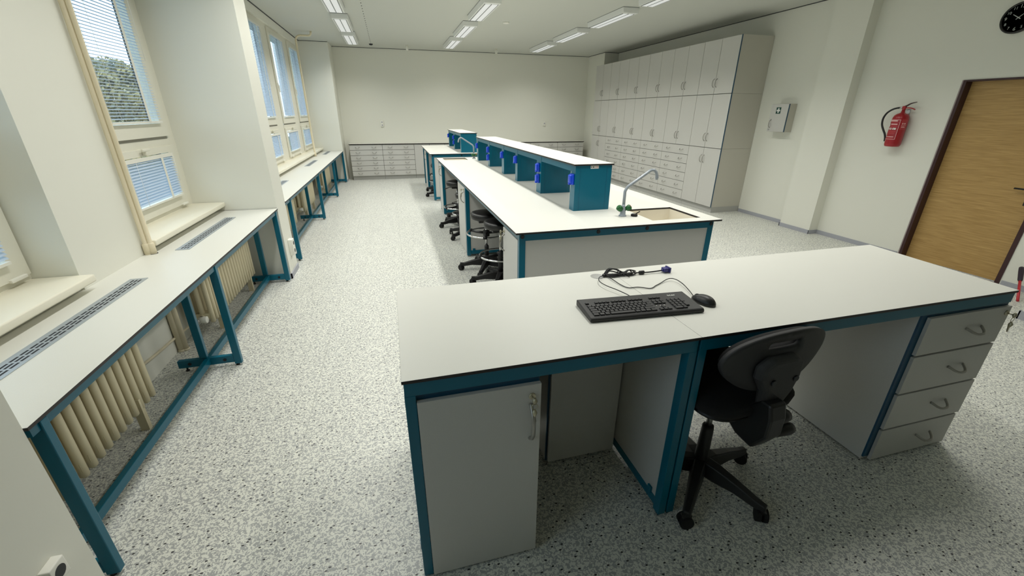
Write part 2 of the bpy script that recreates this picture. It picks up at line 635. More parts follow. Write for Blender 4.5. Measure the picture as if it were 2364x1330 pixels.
WIN = [
    (N1, 1.36, 2.612, 1.57, 2.596, 'white two-part window at the near left edge of the picture', 'near left edge'),
    (N1, 3.29, 4.63, 3.44, 4.52, 'white two-part window with trees outside, beside the cream pipes', 'window beside the cream pipes'),
    (N2, 4.985, 6.95, 5.65, 6.74, 'first window of the far bay, behind the square pier', 'first far-bay window'),
    (N2, 6.95, 8.50, 7.20, 8.29, 'second window of the far bay, its frame just past the pier edge', 'second far-bay window'),
    (N2, 8.50, 10.05, 8.75, 9.84, 'third window of the far bay, in the middle of the three seen', 'third far-bay window'),
    (N2, 10.05, 11.545, 10.30, 11.41, 'fourth window of the far bay, behind the thin cream pipe', 'fourth far-bay window'),
]
WIN += [(N1, -.65, .985, -.42, .80, 'unseen window added in a bay behind the near pier for daylight', '')]  # unseen window, added behind the camera to light the desk front
for k, (xp, y0, y1, s0, s1, lab, short) in enumerate(WIN):
    root, a, b = window(k + 1, xp, y0, y1, s0, s1, lab)
    if not short:
        continue
    far = k >= 2
    blind(xp, a, b, 1.55, 2.85, 1.0 if far else .10, ('closed' if far else 'open') + ' white venetian blind on the tall upper pane, ' + short)
    blind(xp, a, b, .955, 1.31, .75 if far else .62, 'small white venetian blind on the low bottom pane, ' + short)

# ------------------------------------------------------------------ outside
struct(MB().box((-90, -60, -4.2), (-2.6, 120, -4), 'ground').build('ground'), 'grass outside the windows', 'ground')
def tree(x, y, h, r, m, label):
    z0 = -4.0
    t = thing('tree', label, 'tree', (x, y, z0), 'trees outside the window')
    pts = [(x + .1 * math.sin(i), y, z0 + h * .75 * i / 6) for i in range(7)]
    tr = MB().tube(pts, [.22 - .025 * i for i in range(7)], 'bark', 8)
    for k in range(7):
        a = k * 2.4
        zz = z0 + h * (.35 + .06 * k)
        tr.tube([(x, y, zz), (x + math.cos(a) * r * .6, y + math.sin(a) * r * .6, zz + h * .16)], [.07, .02], 'bark', 6)
    tr.build('trunk', t)
    lf = MB()
    vs, fs = [], []
    for i in range(15000):
        # leaves scattered through overlapping lobes of the crown
        u = random.random()
        a = random.random() * 2 * PI
        rad = r * math.sqrt(random.random()) * (.35 + .9 * math.sin(PI * min(1, .12 + .86 * u))) * (.86 + .2 * math.sin(a * 3 + u * 13))
        c = Vector((x + math.cos(a) * rad, y + math.sin(a) * rad, z0 + h * (.3 + .7 * u) + .25 * math.sin(a * 5 + u * 9)))
        d = Vector((random.gauss(0, 1), random.gauss(0, 1), random.gauss(0, 1))).normalized()
        e = d.orthogonal().normalized()
        f = d.cross(e)
        s = .05 + .07 * random.random()
        o = len(vs)
        vs += [c + e * s, c + f * s * .55, c - e * s, c - f * s * .55]
        fs.append((o, o + 1, o + 2, o + 3))
    lf.add(vs, fs, m)
    lf.build('foliage', t, fix=False)
tree(-11.0, 23.2, 7.3, 2.3, 'leafa', 'olive green tree outside, in the left half of the window view')
tree(-12.5, 31.0, 7.9, 2.5, 'leafb', 'yellowing autumn tree outside, right half of the window view')
tree(-20.0, 41.0, 9.0, 3.4, 'leafa', 'taller dull green tree standing behind the other trees outside')
tree(-10.2, 16.6, 6.6, 2.0, 'leafb', 'yellow brown tree outside, mostly hidden by the cream pipes')

# ------------------------------------------------------------------ benches along the windows
def vent(mb, x0, x1, y0, y1, z):
    mb.box((x0, y0, z), (x1, y1, z + .003), 'grille')
    n = max(3, int((y1 - y0 - .04) / .052))
    p = (y1 - y0 - .04) / n
    for i in range(n):
        for j in range(3):
            xc = x0 + (x1 - x0) * (j + 1.7) / 5
            mb.box((xc - .0042, y0 + .02 + i * p + .004, z + .0025), (xc + .0042, y0 + .02 + (i + 1) * p - .006, z + .0034), 'slot')

def window_bench(y0, y1, legs, vents, notches, label, end_panel=None):
    root = thing('window_bench', label, 'bench', (-1.4, (y0 + y1) / 2, 0), 'white benches along the window wall')
    MB().box((-1.675, y0, .737), (-1.15, y1, .75), 'core', top='laminate').build('worktop', root, .0015)
    MB().box((-1.190, y0 + .012, .705), (-1.158, y1 - .012, .737), 'teal').build('apron', root)
    MB().box((-1.62, y0 + .012, .705), (-1.59, y1 - .012, .737), 'teal').build('apron', root)
    MB().box((-1.366, legs[0], .036), (-1.337, legs[-1], .084), 'teal').build('foot_rail', root, .003)
    for y in legs:
        f = MB()
        f.box((-1.197, y - .016, .016), (-1.152, y + .016, .7365), 'teal')
        f.box((-1.395, y - .0155, .086), (-1.350, y + .0155, .70), 'teal')
        f.box((-1.53, y - .0155, .03), (-1.197, y + .0155, .085), 'teal')
        f.box((-1.53, y - .015, .70), (-1.197, y + .015, .7365), 'teal')
        g = f.build('leg_frame', root, .003)
        fo = MB()
        for xx in (-1.185, -1.49):
            fo.lathe([(.012, 0), (.012, .008), (.006, .010), (.006, .032)], (xx, y, 0), 'black', 10)
        for xx in (-1.25, -1.46):
            fo.lathe([(.011, -.002), (.011, 0)], (xx, y - .0165, .058), 'screw', 12, 'y')
        fo.build('foot', g)
    for (a, b) in vents:
        vm = MB()
        vent(vm, -1.512, -1.425, a, b, .75)
        vm.build('vent_grille', root)
    for (xx, yy, r) in notches:
        MB().lathe([(r, .7501), (r, .7512)], (xx, yy, 0), 'slot', 20).build('pipe_cutout', root)
    return root
window_bench(1.362, 4.62, (1.425, 2.925, 4.55), ((1.69, 2.725), (3.29, 4.295)), ((-1.620, 3.248, .026),), 'white teal-framed bench under the two near windows')
window_bench(4.99, 11.54, (5.245, 7.40, 9.46, 11.50), ((6.1, 6.6), (8.35, 9.37), (10.63, 11.55 - .06)), ((-1.60, 10.25, .03),), 'white teal-framed bench along the far bay, beyond the square pier')

def radiator(y0, n, label, valve):
    yc = y0 + n * .03
    root = thing('radiator', label, 'radiator', (-1.53, yc, 0), 'cream column radiators under the windows')
    s = MB()
    for i in range(n):
        y = y0 + .06 * i
        for x in (-1.465, -1.525, -1.585):
            s.tube([(x, y, .125), (x, y, .135), (x, y, .66), (x, y, .672)], [.010, .0190, .0190, .010], 'cream', 8)
        for z in (.185, .615):
            s.box((-1.60, y - .016, z - .022), (-1.455, y + .016, z + .022), 'cream')
    s.build('section', root)
    p = MB()
    for z in (.185, .615):
        p.tube([(-1.525, y0 - .03, z), (-1.525, y0 + .06 * (n - 1) + .03, z)], .018, 'cream', 10)
    p.build('header', root)
    for yy in (y0 + .15, y0 + .06 * (n - 1) - .13):
        MB().box((-1.49, yy - .014, 0), (-1.45, yy + .014, .2), 'cream').build('foot', root)
    v = MB()
    sg = -1 if valve < 0 else 1
    ye = y0 - .03 if sg < 0 else y0 + .06 * (n - 1) + .03
    v.tube([(-1.525, ye, .185), (-1.525, ye + sg * .08, .185)], .012, 'steel', 10)
    v.tube([(-1.525, ye + sg * .05, .185), (-1.47, ye + sg * .05, .185)], [.022, .026], 'white', 12)
    v.build('valve', root)
    return root
radiator(1.50, 17, 'cream column radiator under the near window, left of the pipes', -1)
radiator(3.42, 19, 'cream column radiator between the pipes and the square pier', -1)
radiator(5.6, 20, 'cream column radiator just beyond the square pier', -1)
radiator(7.45, 18, 'cream column radiator in the middle of the far bay', -1)
radiator(9.75, 20, 'cream column radiator nearest the back wall', -1)

# heating pipes
def riser_pipe(x, y, r, zt, label, sleeve=True, top=None, group=None):
    root = thing('heating_pipe', label, 'pipe', (x, y, 0), group)
    pts = [(x, y, .0)] + [(x, y, z) for z in (.4, .8, 1.4, 2.0, 2.5)] + (top or [(x, y, zt)])
    pts = [(x, y, 0), (x, y, .4), (x, y, .76), (x, y, .765)] + pts[3:]
    MB().tube(pts, [r * 1.5] * 3 + [r] * (len(pts) - 3), 'pipe', 14).build('pipe', root)
    if sleeve:
        MB().lathe([(r + .001, .752), (r * 1.5 + .001, .756), (r * 1.5 + .001, .82), (r + .001, .826)], (x, y, 0), 'pipe', 18).build('sleeve', root)
    MB().lathe([(r * 1.5 + .004, 0), (r * 1.5 + .004, .008), (r * 1.5 + .002, .014)], (x, y, 0), 'pipe', 18).build('floor_rosette', root)
    return root
riser_pipe(-1.643, 3.236, .0135, H_C, 'cream vertical pipe, left of the pair between the near windows', group='pair of vertical pipes')
riser_pipe(-1.620, 3.248, .0135, H_C, 'cream vertical pipe, right of the pair, next to the sill end', group='pair of vertical pipes')
bend = [(-1.60, 10.25, 2.93)] + [(-1.60 + .09 - .09 * math.cos(a), 10.25, 2.93 + .09 * math.sin(a)) for a in (.4, .8, 1.2, 1.57)] + [(-1.36, 10.25, 3.02), (-1.33, 10.25, 3.03), (-1.31, 10.25, 3.06), (-1.305, 10.25, H_C)]
riser_pipe(-1.60, 10.25, .018, H_C, 'thin cream pipe by the far windows bending over at the ceiling', sleeve=True, top=bend)
tag(MB().tube([(-1.655, 2.56, .185), (-1.655, 2.75, .155), (-1.655, 3.0, .13), (-1.655, 3.28, .11), (-1.60, 3.36, .14), (-1.53, 3.36, .185)], .009, 'pipe', 10).build('supply_pipe'),
    'thin horizontal cream pipe linking the two radiators under the near bench', 'pipe')

# ------------------------------------------------------------------ sockets
def socket_plate(name, label, c, face, two=False, lid=False, w_=.08, h_=.08, d=.03):
    """face: '-y' or '+x'"""
    root = thing(name, label, 'socket', c)
    b = MB()
    q = MB()
    if face == '-y':
        b.rbox((c[0] - w_ / 2, c[1] - d, c[2] - h_ / 2), (c[0] + w_ / 2, c[1], c[2] + h_ / 2), .004, 'white')
        for s in ((-1, 1) if two else (0,)):
            q.lathe([(.019, -d - .001), (.019, -d + .004)], (c[0], c[1], c[2] + s * h_ * .24), 'base', 16, 'y')
    else:
        b.rbox((c[0], c[1] - w_ / 2, c[2] - h_ / 2), (c[0] + d, c[1] + w_ / 2, c[2] + h_ / 2), .004, 'white')
        for s in ((-1, 1) if two else (0,)):
            q.lathe([(.021, d - .004), (.021, d + .001)], (c[0], c[1], c[2] + s * h_ * .24), 'gap', 16, 'x')
    b.build('plate', root)
    q.build('outlet', root)
    return root
socket_plate('wall_socket', 'white double wall socket on the back wall, above the left drawers', (-.168, YB, 1.36), '-y', True, h_=.15)
socket_plate('wall_socket', 'white wall socket on the back wall, near the tall cabinets', (4.33, YB, 1.36), '-y', False, h_=.13)
socket_plate('wall_socket', 'white surface socket low on the near pier, bottom left corner', (XL, 1.205, .315), '+x', False, h_=.07, w_=.062, d=.032)
socket_plate('wall_socket', 'white double surface socket on the end of the square pier', (XL, 4.80, .30), '+x', True, h_=.17, w_=.085, d=.045)

# ------------------------------------------------------------------ cabinets
def door_pair(root, xf, out, ys, z0, z1, hz, handles=True, gapm='gap'):
    pass

def cab_x(name, label, x0, x1, y0, y1, z0, z1, kind, group, plinth=False, edge=False):
    """cabinet on the right wall; its front faces -x at x0"""
    root = thing(name, label, 'cabinet', (x1, (y0 + y1) / 2, z0), group)
    zc = z0
    if plinth:
        MB().box((x0 + .03, y0 + .002, 0), (x1, y1 - .002, .1), 'plinth').build('plinth', root)
        zc = .1
    c = MB().box((x0 + .019, y0, zc), (x1, y1, z1), 'cabside')
    c.box((x0 + .0185, y0 + .001, zc + .001), (x0 + .019, y1 - .001, z1 - .001), 'gap')
    if edge:
        c.box((x0 + .003, y0 - .004, zc), (x0 + .018, y0 + .0, z1), 'bluedge')
    c.build('carcass', root)
    ym = (y0 + y1) / 2
    g = .0038
    if kind != 'drawers':
        for (a, b, hy) in ((y0, ym, ym - .035), (ym, y1, ym + .035)):
            d = MB().box((x0, a + g, zc + g), (x0 + .018, b - g, z1 - g), 'cab').build('door', root, .001)
            hz = {'low': zc + .19, 'mid': zc + .17, 'top': z1 - .19}[kind]
            MB().tube(bow((0, 0, 1), (-1, 0, 0), (x0, hy, hz), .065, .03), .0055, 'handle', 8).build('handle', d)
    else:
        n = 6
        hh = (z1 - zc) / n
        for i in range(n):
            a, b = zc + i * hh, zc + (i + 1) * hh
            d = MB().box((x0, y0 + g, a + g), (x0 + .018, y1 - g, b - g), 'cab').build('drawer', root, .001)
            for fy in (.25, .75):
                yc = y0 + (y1 - y0) * fy
                h = MB().tube(drop(('y', -1), (x0, yc, (a + b) / 2)), .005, 'handle', 8)
                h.build('handle', d)
    return root

def drop(kind, c, half=.05, depth=.03, sag=.022):
    """drop bow handle: runs sideways, stands out and hangs a little"""
    ax, sg = kind
    A = Vector((1, 0, 0)) if ax == 'x' else Vector((0, 1, 0))
    O = Vector((0, sg, 0)) if ax == 'x' else Vector((sg, 0, 0))
    C = Vector(c)
    pts = [C - A * half + Vector((0, 0, sag * .5))]
    for i in range(9):
        t = -1 + 2 * i / 8
        k = 1 - abs(t) ** 3
        pts.append(C + A * half * t * .97 + O * (depth * k + .004) + Vector((0, 0, sag * .5 - sag * k)))
    pts.append(C + A * half + Vector((0, 0, sag * .5)))
    return pts

CX0, CX1 = 5.38, 5.995
YC = [6.25 + .84 * i for i in range(7)]
ORD = ['first', 'second', 'third', 'fourth', 'fifth', 'last']
for i in range(6):
    a, b = YC[i], YC[i + 1]
    far = ['nearest the first-aid box', 'second from the first-aid box end', 'third from the first-aid box end', 'fourth from the first-aid box end', 'next to last towards the back wall', 'at the back wall end'][i]
    cab_x('wall_cabinet', 'grey two-door cabinet in the top row, ' + far, CX0, CX1, a, b, 1.947, 2.775, 'mid', 'grey cabinets along the right wall', edge=(i == 0))
    cab_x('wall_cabinet', 'grey two-door cabinet in the middle row, ' + far, CX0, CX1, a, b, 1.09, 1.945, 'mid', 'grey cabinets along the right wall', edge=(i == 0))
    if i in (0, 5):
        cab_x('base_cabinet', 'grey floor-standing two-door cabinet, ' + far, CX0, CX1, a, b, 0, 1.088, 'top', 'grey cabinets along the right wall', plinth=True, edge=(i == 0))
    else:
        cab_x('drawer_cabinet', 'grey six-drawer cabinet on the right wall, ' + far, CX0, CX1, a, b, 0, 1.088, 'drawers', 'grey cabinets along the right wall', plinth=True)

# low row along the back wall
BY0 = 11.80
def cab_back(name, label, x0, x1, kind):
    root = thing(name, label, 'cabinet', ((x0 + x1) / 2, YB, 0), 'low grey cabinets along the back wall')
    MB().box((x0 + .002, BY0 + .04, 0), (x1 - .002, YB - .005, .1), 'plinth').build('plinth', root)
    c = MB().box((x0, BY0 + .019, .1), (x1, YB - .005, .87), 'cabside')
    c.box((x0 + .001, BY0 + .0185, .101), (x1 - .001, BY0 + .019, .869), 'gap')
    c.build('carcass', root)
    g = .004
    if kind == 'drawers':
        hh = .77 / 6
        for i in range(6):
            a = .1 + i * hh
            d = MB().box((x0 + g, BY0, a + g), (x1 - g, BY0 + .018, a + hh - g), 'cab').build('drawer', root, .001)
            for f in (.24, .74):
                MB().tube(drop(('x', -1), (x0 + (x1 - x0) * f, BY0, a + hh / 2)), .0055, 'handle', 8).build('handle', d)
    else:
        xm = (x0 + x1) / 2
        for a, b, hx in ((x0, xm, xm - .035), (xm, x1, xm + .035)):
            d = MB().box((a + g, BY0, .1 + g), (b - g, BY0 + .018, .87 - g), 'cab').build('door', root, .001)
            MB().tube(bow((0, 0, 1), (0, -1, 0), (hx, BY0, .70), .065, .03), .0055, 'handle', 8).build('handle', d)
BX = [-1.02 + .80 * i for i in range(9)]
BL = ['six-drawer low cabinet at the left end of the back wall', 'six-drawer low cabinet, second from the left at the back wall', 'two-door low cabinet beside the left drawer cabinets at the back wall',
      'two-door low cabinet at the back wall, behind the small far bench', 'two-door low cabinet at the back wall, behind the far riser shelf', 'two-door low cabinet at the back wall, left of the right-hand drawers',
      'six-drawer low cabinet at the back wall, second from the right', 'six-drawer low cabinet at the right end of the back wall']
for i in range(8):
    cab_back('drawer_cabinet' if i in (0, 1, 6, 7) else 'base_cabinet', 'grey ' + BL[i], BX[i], BX[i + 1], 'drawers' if i in (0, 1, 6, 7) else 'doors')
tag(MB().box((-1.03, BY0 - .015, .878), (5.39, YB - .002, .893), 'core', top='laminate').build('worktop', bevel=.0015), 'long pale worktop over the low cabinets at the back wall', 'worktop')

# first-aid cabinet
fa = thing('first_aid_box', 'small grey wall box with a white cross on a green sign', 'first-aid box', (XW, 5.70, 1.38), None)
MB().box((5.866, 5.54, 1.382), (XW - .001, 5.86, 1.785), 'cabside').box((5.852, 5.537, 1.382), (5.866, 5.541, 1.785), 'bluedge').build('body', fa)
d = MB().box((5.85, 5.545, 1.384), (5.865, 5.858, 1.783), 'cab').build('door', fa, .001)
MB().tube(bow((0, 0, 1), (-1, 0, 0), (5.85, 5.815, 1.50), .06, .028), .0055, 'handle', 8).build('handle', d)
MB().lathe([(.008, -.004), (.008, 0)], (5.85, 5.825, 1.415), 'steel', 12, 'x').box((5.847, 5.812, 1.405), (5.85, 5.842, 1.422), 'steel').build('lock', d)
s = MB().box((5.8485, 5.672, 1.645), (5.85, 5.758, 1.737), 'cross')
s.box((5.8478, 5.704, 1.657), (5.8486, 5.726, 1.725), 'print').box((5.8478, 5.683, 1.680), (5.8486, 5.7038, 1.702), 'print').box((5.8478, 5.7262, 1.680), (5.8486, 5.747, 1.702), 'print')
s.build('cross_sign', d)

# ------------------------------------------------------------------ door
dr = thing('door_1', 'oak-veneered door in a dark brown metal frame', 'door', (XW, (DY0 + DY1) / 2, 0))
dr['kind'] = 'structure'
f = MB()
for (a, b) in (((5.992, DY1 - .002, 0), (6.13, DY1 + .036, DZ + .014)), ((5.992, DY0 - .036, 0), (6.13, DY0 + .002, DZ + .014)), ((5.992, DY0, DZ - .002), (6.13, DY1, DZ + .014))):
    f.box(a, b, 'doorframe')
f.box((5.990, DY1 + .026, 0), (5.9935, DY1 + .037, DZ + .014), 'frameedge')
f.build('frame', dr, fix=False)
MB().box((6.085, DY0 + .002, .006), (6.125, DY1 - .002, DZ - .003), 'wood').build('panel', dr)
MB().rbox((6.078, DY0 + .06, .80), (6.086, DY0 + .10, 1.02), .003, 'black').tube([(6.08, DY0 + .08, .96), (6.035, DY0 + .08, .96), (6.03, DY0 + .085, .96), (6.03, DY0 + .19, .96)], .009, 'black', 10).build('door_handle', dr)

# ------------------------------------------------------------------ fire extinguisher
ex, ey = 5.912, 3.985
fe = thing('fire_extinguisher', 'red fire extinguisher hung on the wall left of the door', 'fire extinguisher', (XW, ey, 1.28))
R = .080
MB().lathe([(.052, 1.284), (.066, 1.282), (.074, 1.290), (.078, 1.305), (R, 1.322), (R, 1.592), (.077, 1.612), (.068, 1.632), (.050, 1.648), (.030, 1.656), (.019, 1.664), (.017, 1.685)], (ex, ey, 0), 'red', 32).build('cylinder', fe)
v = MB()
v.lathe([(.014, 1.685), (.017, 1.69), (.017, 1.712), (.012, 1.718)], (ex, ey, 0), 'red', 16)
v.rbox((ex - .012, ey - .018, 1.705), (ex + .012, ey + .018, 1.735), .004, 'red')
v.build('valve', fe)
MB().tube(smooth([(ex, ey + .012, 1.722), (ex, ey - .02, 1.738), (ex, ey - .06, 1.762), (ex, ey - .115, 1.776)], 4), [.012, .0115, .011, .0105, .010, .0095, .009, .008, .007, .006, .005, .0045, .004], 'doorframe', 8).build('squeeze_lever', fe)
MB().tube(smooth([(ex, ey - .01, 1.712), (ex, ey - .05, 1.715), (ex, ey - .09, 1.708), (ex, ey - .12, 1.695)]), .006, 'red', 8).build('carry_handle', fe)
MB().tube(smooth([(ex, ey + .015, 1.715), (ex, ey + .06, 1.716), (ex, ey + .12, 1.70), (ex - .005, ey + .17, 1.66), (ex - .005, ey + .195, 1.60), (ex - .005, ey + .188, 1.53), (ex - .005, ey + .155, 1.47), (ex - .003, ey + .122, 1.42), (ex, ey + .106, 1.375), (ex, ey + .098, 1.335)]), .0105, 'black', 10).build('hose', fe)
MB().tube([(ex, ey + .018, 1.715), (ex, ey + .045, 1.717)], .0115, 'steel', 10).build('hose_ferrule', fe)
MB().box((XW - .006, ey - .02, 1.60), (XW - .001, ey + .02, 1.70), 'steel').tube([(XW - .006, ey, 1.70), (ex + .01, ey, 1.695)], .006, 'steel', 8).build('wall_hook', fe)
def wrap(mb, a0, a1, z0, z1, m, dr_=.0008, n=10):
    vs, fs = [], []
    for i in range(n + 1):
        a = a0 + (a1 - a0) * i / n
        for z in (z0, z1):
            vs.append((ex + (R + dr_) * math.cos(a), ey + (R + dr_) * math.sin(a), z))
    for i in range(n):
        fs.append((2 * i, 2 * i + 2, 2 * i + 3, 2 * i + 1))
    mb.add(vs, fs, m, True)
lb = MB()
A0, A1 = PI - .95, PI + .68       # front label; the angle grows towards the door
wrap(lb, A0, A1, 1.365, 1.585, 'red', .0006)
for z in (1.365, 1.582):
    wrap(lb, A0, A1, z, z + .004, 'pinkprint', .0014)
for a in (A0, A1 - .05):
    wrap(lb, a, a + .05, 1.365, 1.585, 'pinkprint', .0014)
for (a, b, z0, z1, m_) in ((.12, .80, 1.566, 1.578, 'pinkprint'), (.1, .95, 1.552, 1.557, 'redlabel'), (.30, .85, 1.530, 1.540, 'pinkprint'), (.06, .2, 1.505, 1.545, 'print'), (.3, .88, 1.508, 1.522, 'redlabel'),
                           (.1, .2, 1.474, 1.494, 'print'), (.28, .5, 1.474, 1.494, 'print'), (.35, .44, 1.479, 1.489, 'red'), (.58, .84, 1.474, 1.494, 'print'), (.64, .72, 1.479, 1.486, 'red'),
                           (.1, .9, 1.445, 1.462, 'redlabel'), (.1, .82, 1.425, 1.440, 'redlabel'), (.1, .85, 1.390, 1.397, 'pinkprint'), (.16, .8, 1.377, 1.384, 'redlabel')):
    wrap(lb, A0 + (A1 - A0) * a, A0 + (A1 - A0) * b, z0, z1, m_, .0016, 5)
wrap(lb, PI + .84, PI + 1.6, 1.475, 1.59, 'redlabel', .0008)
for (a, b, z0, z1) in ((.95, 1.1, 1.535, 1.548), (1.2, 1.38, 1.535, 1.548), (.88, 1.5, 1.520, 1.523), (.95, 1.4, 1.500, 1.508)):
    wrap(lb, PI + a, PI + b, z0, z1, 'pinkprint', .0016, 4)
lb.build('label_sheet', fe, fix=False)

# ------------------------------------------------------------------ wall clock
cy, cz, cr = 3.285, 2.512, .135
ck = thing('wall_clock', 'round black wall clock above the oak door', 'clock', (XW, cy, cz))
MB().lathe([(cr, -.001), (cr, -.03), (cr - .006, -.036), (cr - .014, -.036), (cr - .016, -.026)], (XW, cy, cz), 'clockrim', 48, 'x').build('rim', ck)
MB().lathe([(cr - .012, -.022), (cr - .012, -.026)], (XW, cy, cz), 'clockface', 48, 'x').build('dial', ck)
T = lambda yy, zz, xx: Matrix(((0, 0, -1, xx), (-1, 0, 0, yy), (0, 1, 0, zz), (0, 0, 0, 1)))
nm = MB()
for h in range(1, 13):
    a = h * PI / 6
    nm.text(str(h), .034 if h % 3 else .042, T(cy - .096 * math.sin(a), cz + .096 * math.cos(a), XW - .0268), 'numeral')
nm.build('numerals', ck, fix=False)
def hand(ang, ln, wd, x):
    c, s = math.cos(ang), math.sin(ang)
    def P(u, v, xx):
        return (xx, cy - (v * s + u * c), cz + (v * c - u * s))
    q = [(-wd, -.02), (wd, -.02), (wd * .6, ln), (-wd * .6, ln)]
    vs = [P(u, v, x) for u, v in q] + [P(u, v, x - .001) for u, v in q]
    return MB().add(vs, [(0, 1, 2, 3), (7, 6, 5, 4), (0, 4, 5, 1), (1, 5, 6, 2), (2, 6, 7, 3), (3, 7, 4, 0)], 'numeral')
hand(10.13 * PI / 6, .058, .004, XW - .0285).build('hour_hand', ck)
hand(8 * PI / 30, .092, .003, XW - .030).build('minute_hand', ck)

# ------------------------------------------------------------------ sweeper stick by the right edge
sw = thing('leaning_stick', 'short red stick with a dark grip leaning on the wall right of the door', 'stick', (5.6, 2.227, 0))
P0, P1 = Vector((5.605, 2.229, .012)), Vector((5.97, 2.459, .233))
MB().tube([P0, P0.lerp(P1, .62)], .011, 'pole', 10).build('rod', sw)
MB().tube([P0.lerp(P1, f_) for f_ in (.58, .62, .9, .99, 1)], [.013, .018, .02, .019, .012], 'purple', 12).build('grip', sw)

# ------------------------------------------------------------------ ceiling lights
def make_light(label, x, y):
    root = thing('ceiling_light', label, 'ceiling light', (x, y, H_C), 'ceiling light fittings')
    W, Ln = .12, .63
    h = MB()
    z0 = H_C - .075
    # housing with sloping long sides
    h.prism([(x - W - .01, H_C - .004), (x + W + .01, H_C - .004), (x + W, z0), (x - W, z0)], y - Ln, y + Ln, 'whitemet', 'xz')
    h.box((x - W - .012, y - Ln - .006, H_C - .006), (x + W + .012, y + Ln + .006, H_C), 'louvre')
    h.build('housing', root)
    for s in (-1, 1):
        MB().box((x + s * .049 - .041, y - Ln + .09, z0 - .004), (x + s * .049 + .041, y + Ln - .02, z0 + .002), 'tube').build('diffuser', root)
    lv = MB()
    for xx in (-.093, 0, .093):
        lv.box((x + xx - .004, y - Ln + .07, z0 - .006), (x + xx + .004, y + Ln - .02, z0), 'louvre')
    lv.build('louvre', root)
    ld = bpy.data.lights.new('lamp', 'AREA')
    ld.shape = 'RECTANGLE'
    ld.size, ld.size_y = .18, 1.12
    ld.energy = LIGHT_W
    ld.color = (1.0, .985, .93)
    ld.spread = SPREAD
    lo = bpy.data.objects.new('lamp', ld)
    COL.objects.link(lo)
    lo.location = (0, 0, -.085)
    lo.parent = root
    return root
LIGHT_W, SPREAD = 17, math.radians(138)
ROWX = [(-.60, 'window-side row'), (1.535, 'middle row'), (3.65, 'cabinet-side row')]
ROWY = [10.62, 8.97, 7.26, 5.58, 3.95, 2.30]
first = None
for x, rn in ROWX:
    for k, y in enumerate(ROWY):
        lab = 'white ceiling light, %s, %s' % (rn, ['nearest the back wall', 'second from the back wall', 'third from the back wall', 'fourth from the back wall', 'fifth from the back wall', 'sixth from the back wall'][k])
        if first is None:
            first = make_light(lab, x, y)
        else:
            dup(first, (x, y, H_C), lab)

# small ceiling fittings
for x, lab in ((.59, 'small white ceiling sensor, left one near the back wall'), (2.75, 'small white ceiling sensor, right one near the back wall')):
    r = thing('ceiling_sensor', lab, 'sensor', (x, 11.55, H_C), 'small white cylinders near the back wall')
    MB().lathe([(.04, H_C - .008), (.04, H_C)], (x, 11.55, 0), 'white', 16).build('base', r)
    MB().lathe([(.026, H_C - .11), (.03, H_C - .10), (.03, H_C - .006)], (x, 11.55, 0), 'white', 16).build('body', r)
tag(MB().lathe([(.02, H_C - .03), (.035, H_C - .025), (.045, H_C)], (-.22, 11.62, 0), 'gap', 16).build('ceiling_sensor'), 'small dark ceiling sensor at the end of the dashed joint', 'sensor')
tag(MB().lathe([(.05, H_C - .02), (.06, H_C)], (2.15, 8.28, 0), 'white', 16).build('smoke_detector'), 'flat white ceiling disc between the middle and cabinet-side lights', 'detector')

# ------------------------------------------------------------------ keys and locks
def lock(parent, c, out, keys=True):
    """cam lock with a hanging key; out is -x or -y"""
    ax = 'x' if out == 'x' else 'y'
    b = MB().lathe([(.011, -.006), (.012, -.003), (.012, 0)], c, 'keymetal', 16, ax)
    O = Vector((-1, 0, 0)) if ax == 'x' else Vector((0, -1, 0))
    S = Vector((0, 1, 0)) if ax == 'x' else Vector((1, 0, 0))
    C = Vector(c)
    if keys:
        b.tube([C + O * .004, C + O * .022], .003, 'keymetal', 6)
        e = C + O * .030
        b.tube([e + Vector((0, 0, .012)), e, e - Vector((0, 0, .012))], [.004, .009, .004], 'keymetal', 8)
        n = 14
        q = e - Vector((0, 0, .022))
        b.tube([q + S * (.011 * math.cos(2 * PI * i / n)) + Vector((0, 0, .011 * math.sin(2 * PI * i / n))) for i in range(n)], .0012, 'keymetal', 5, closed=True)
        p = q - Vector((0, 0, .011))
        b.tube([p, p - Vector((0, 0, .012)) + O * .002, p - Vector((0, 0, .03)), p - Vector((0, 0, .052)) + S * .004], [.003, .009, .004, .003], 'keymetal', 8)
    return b.build('lock', parent)

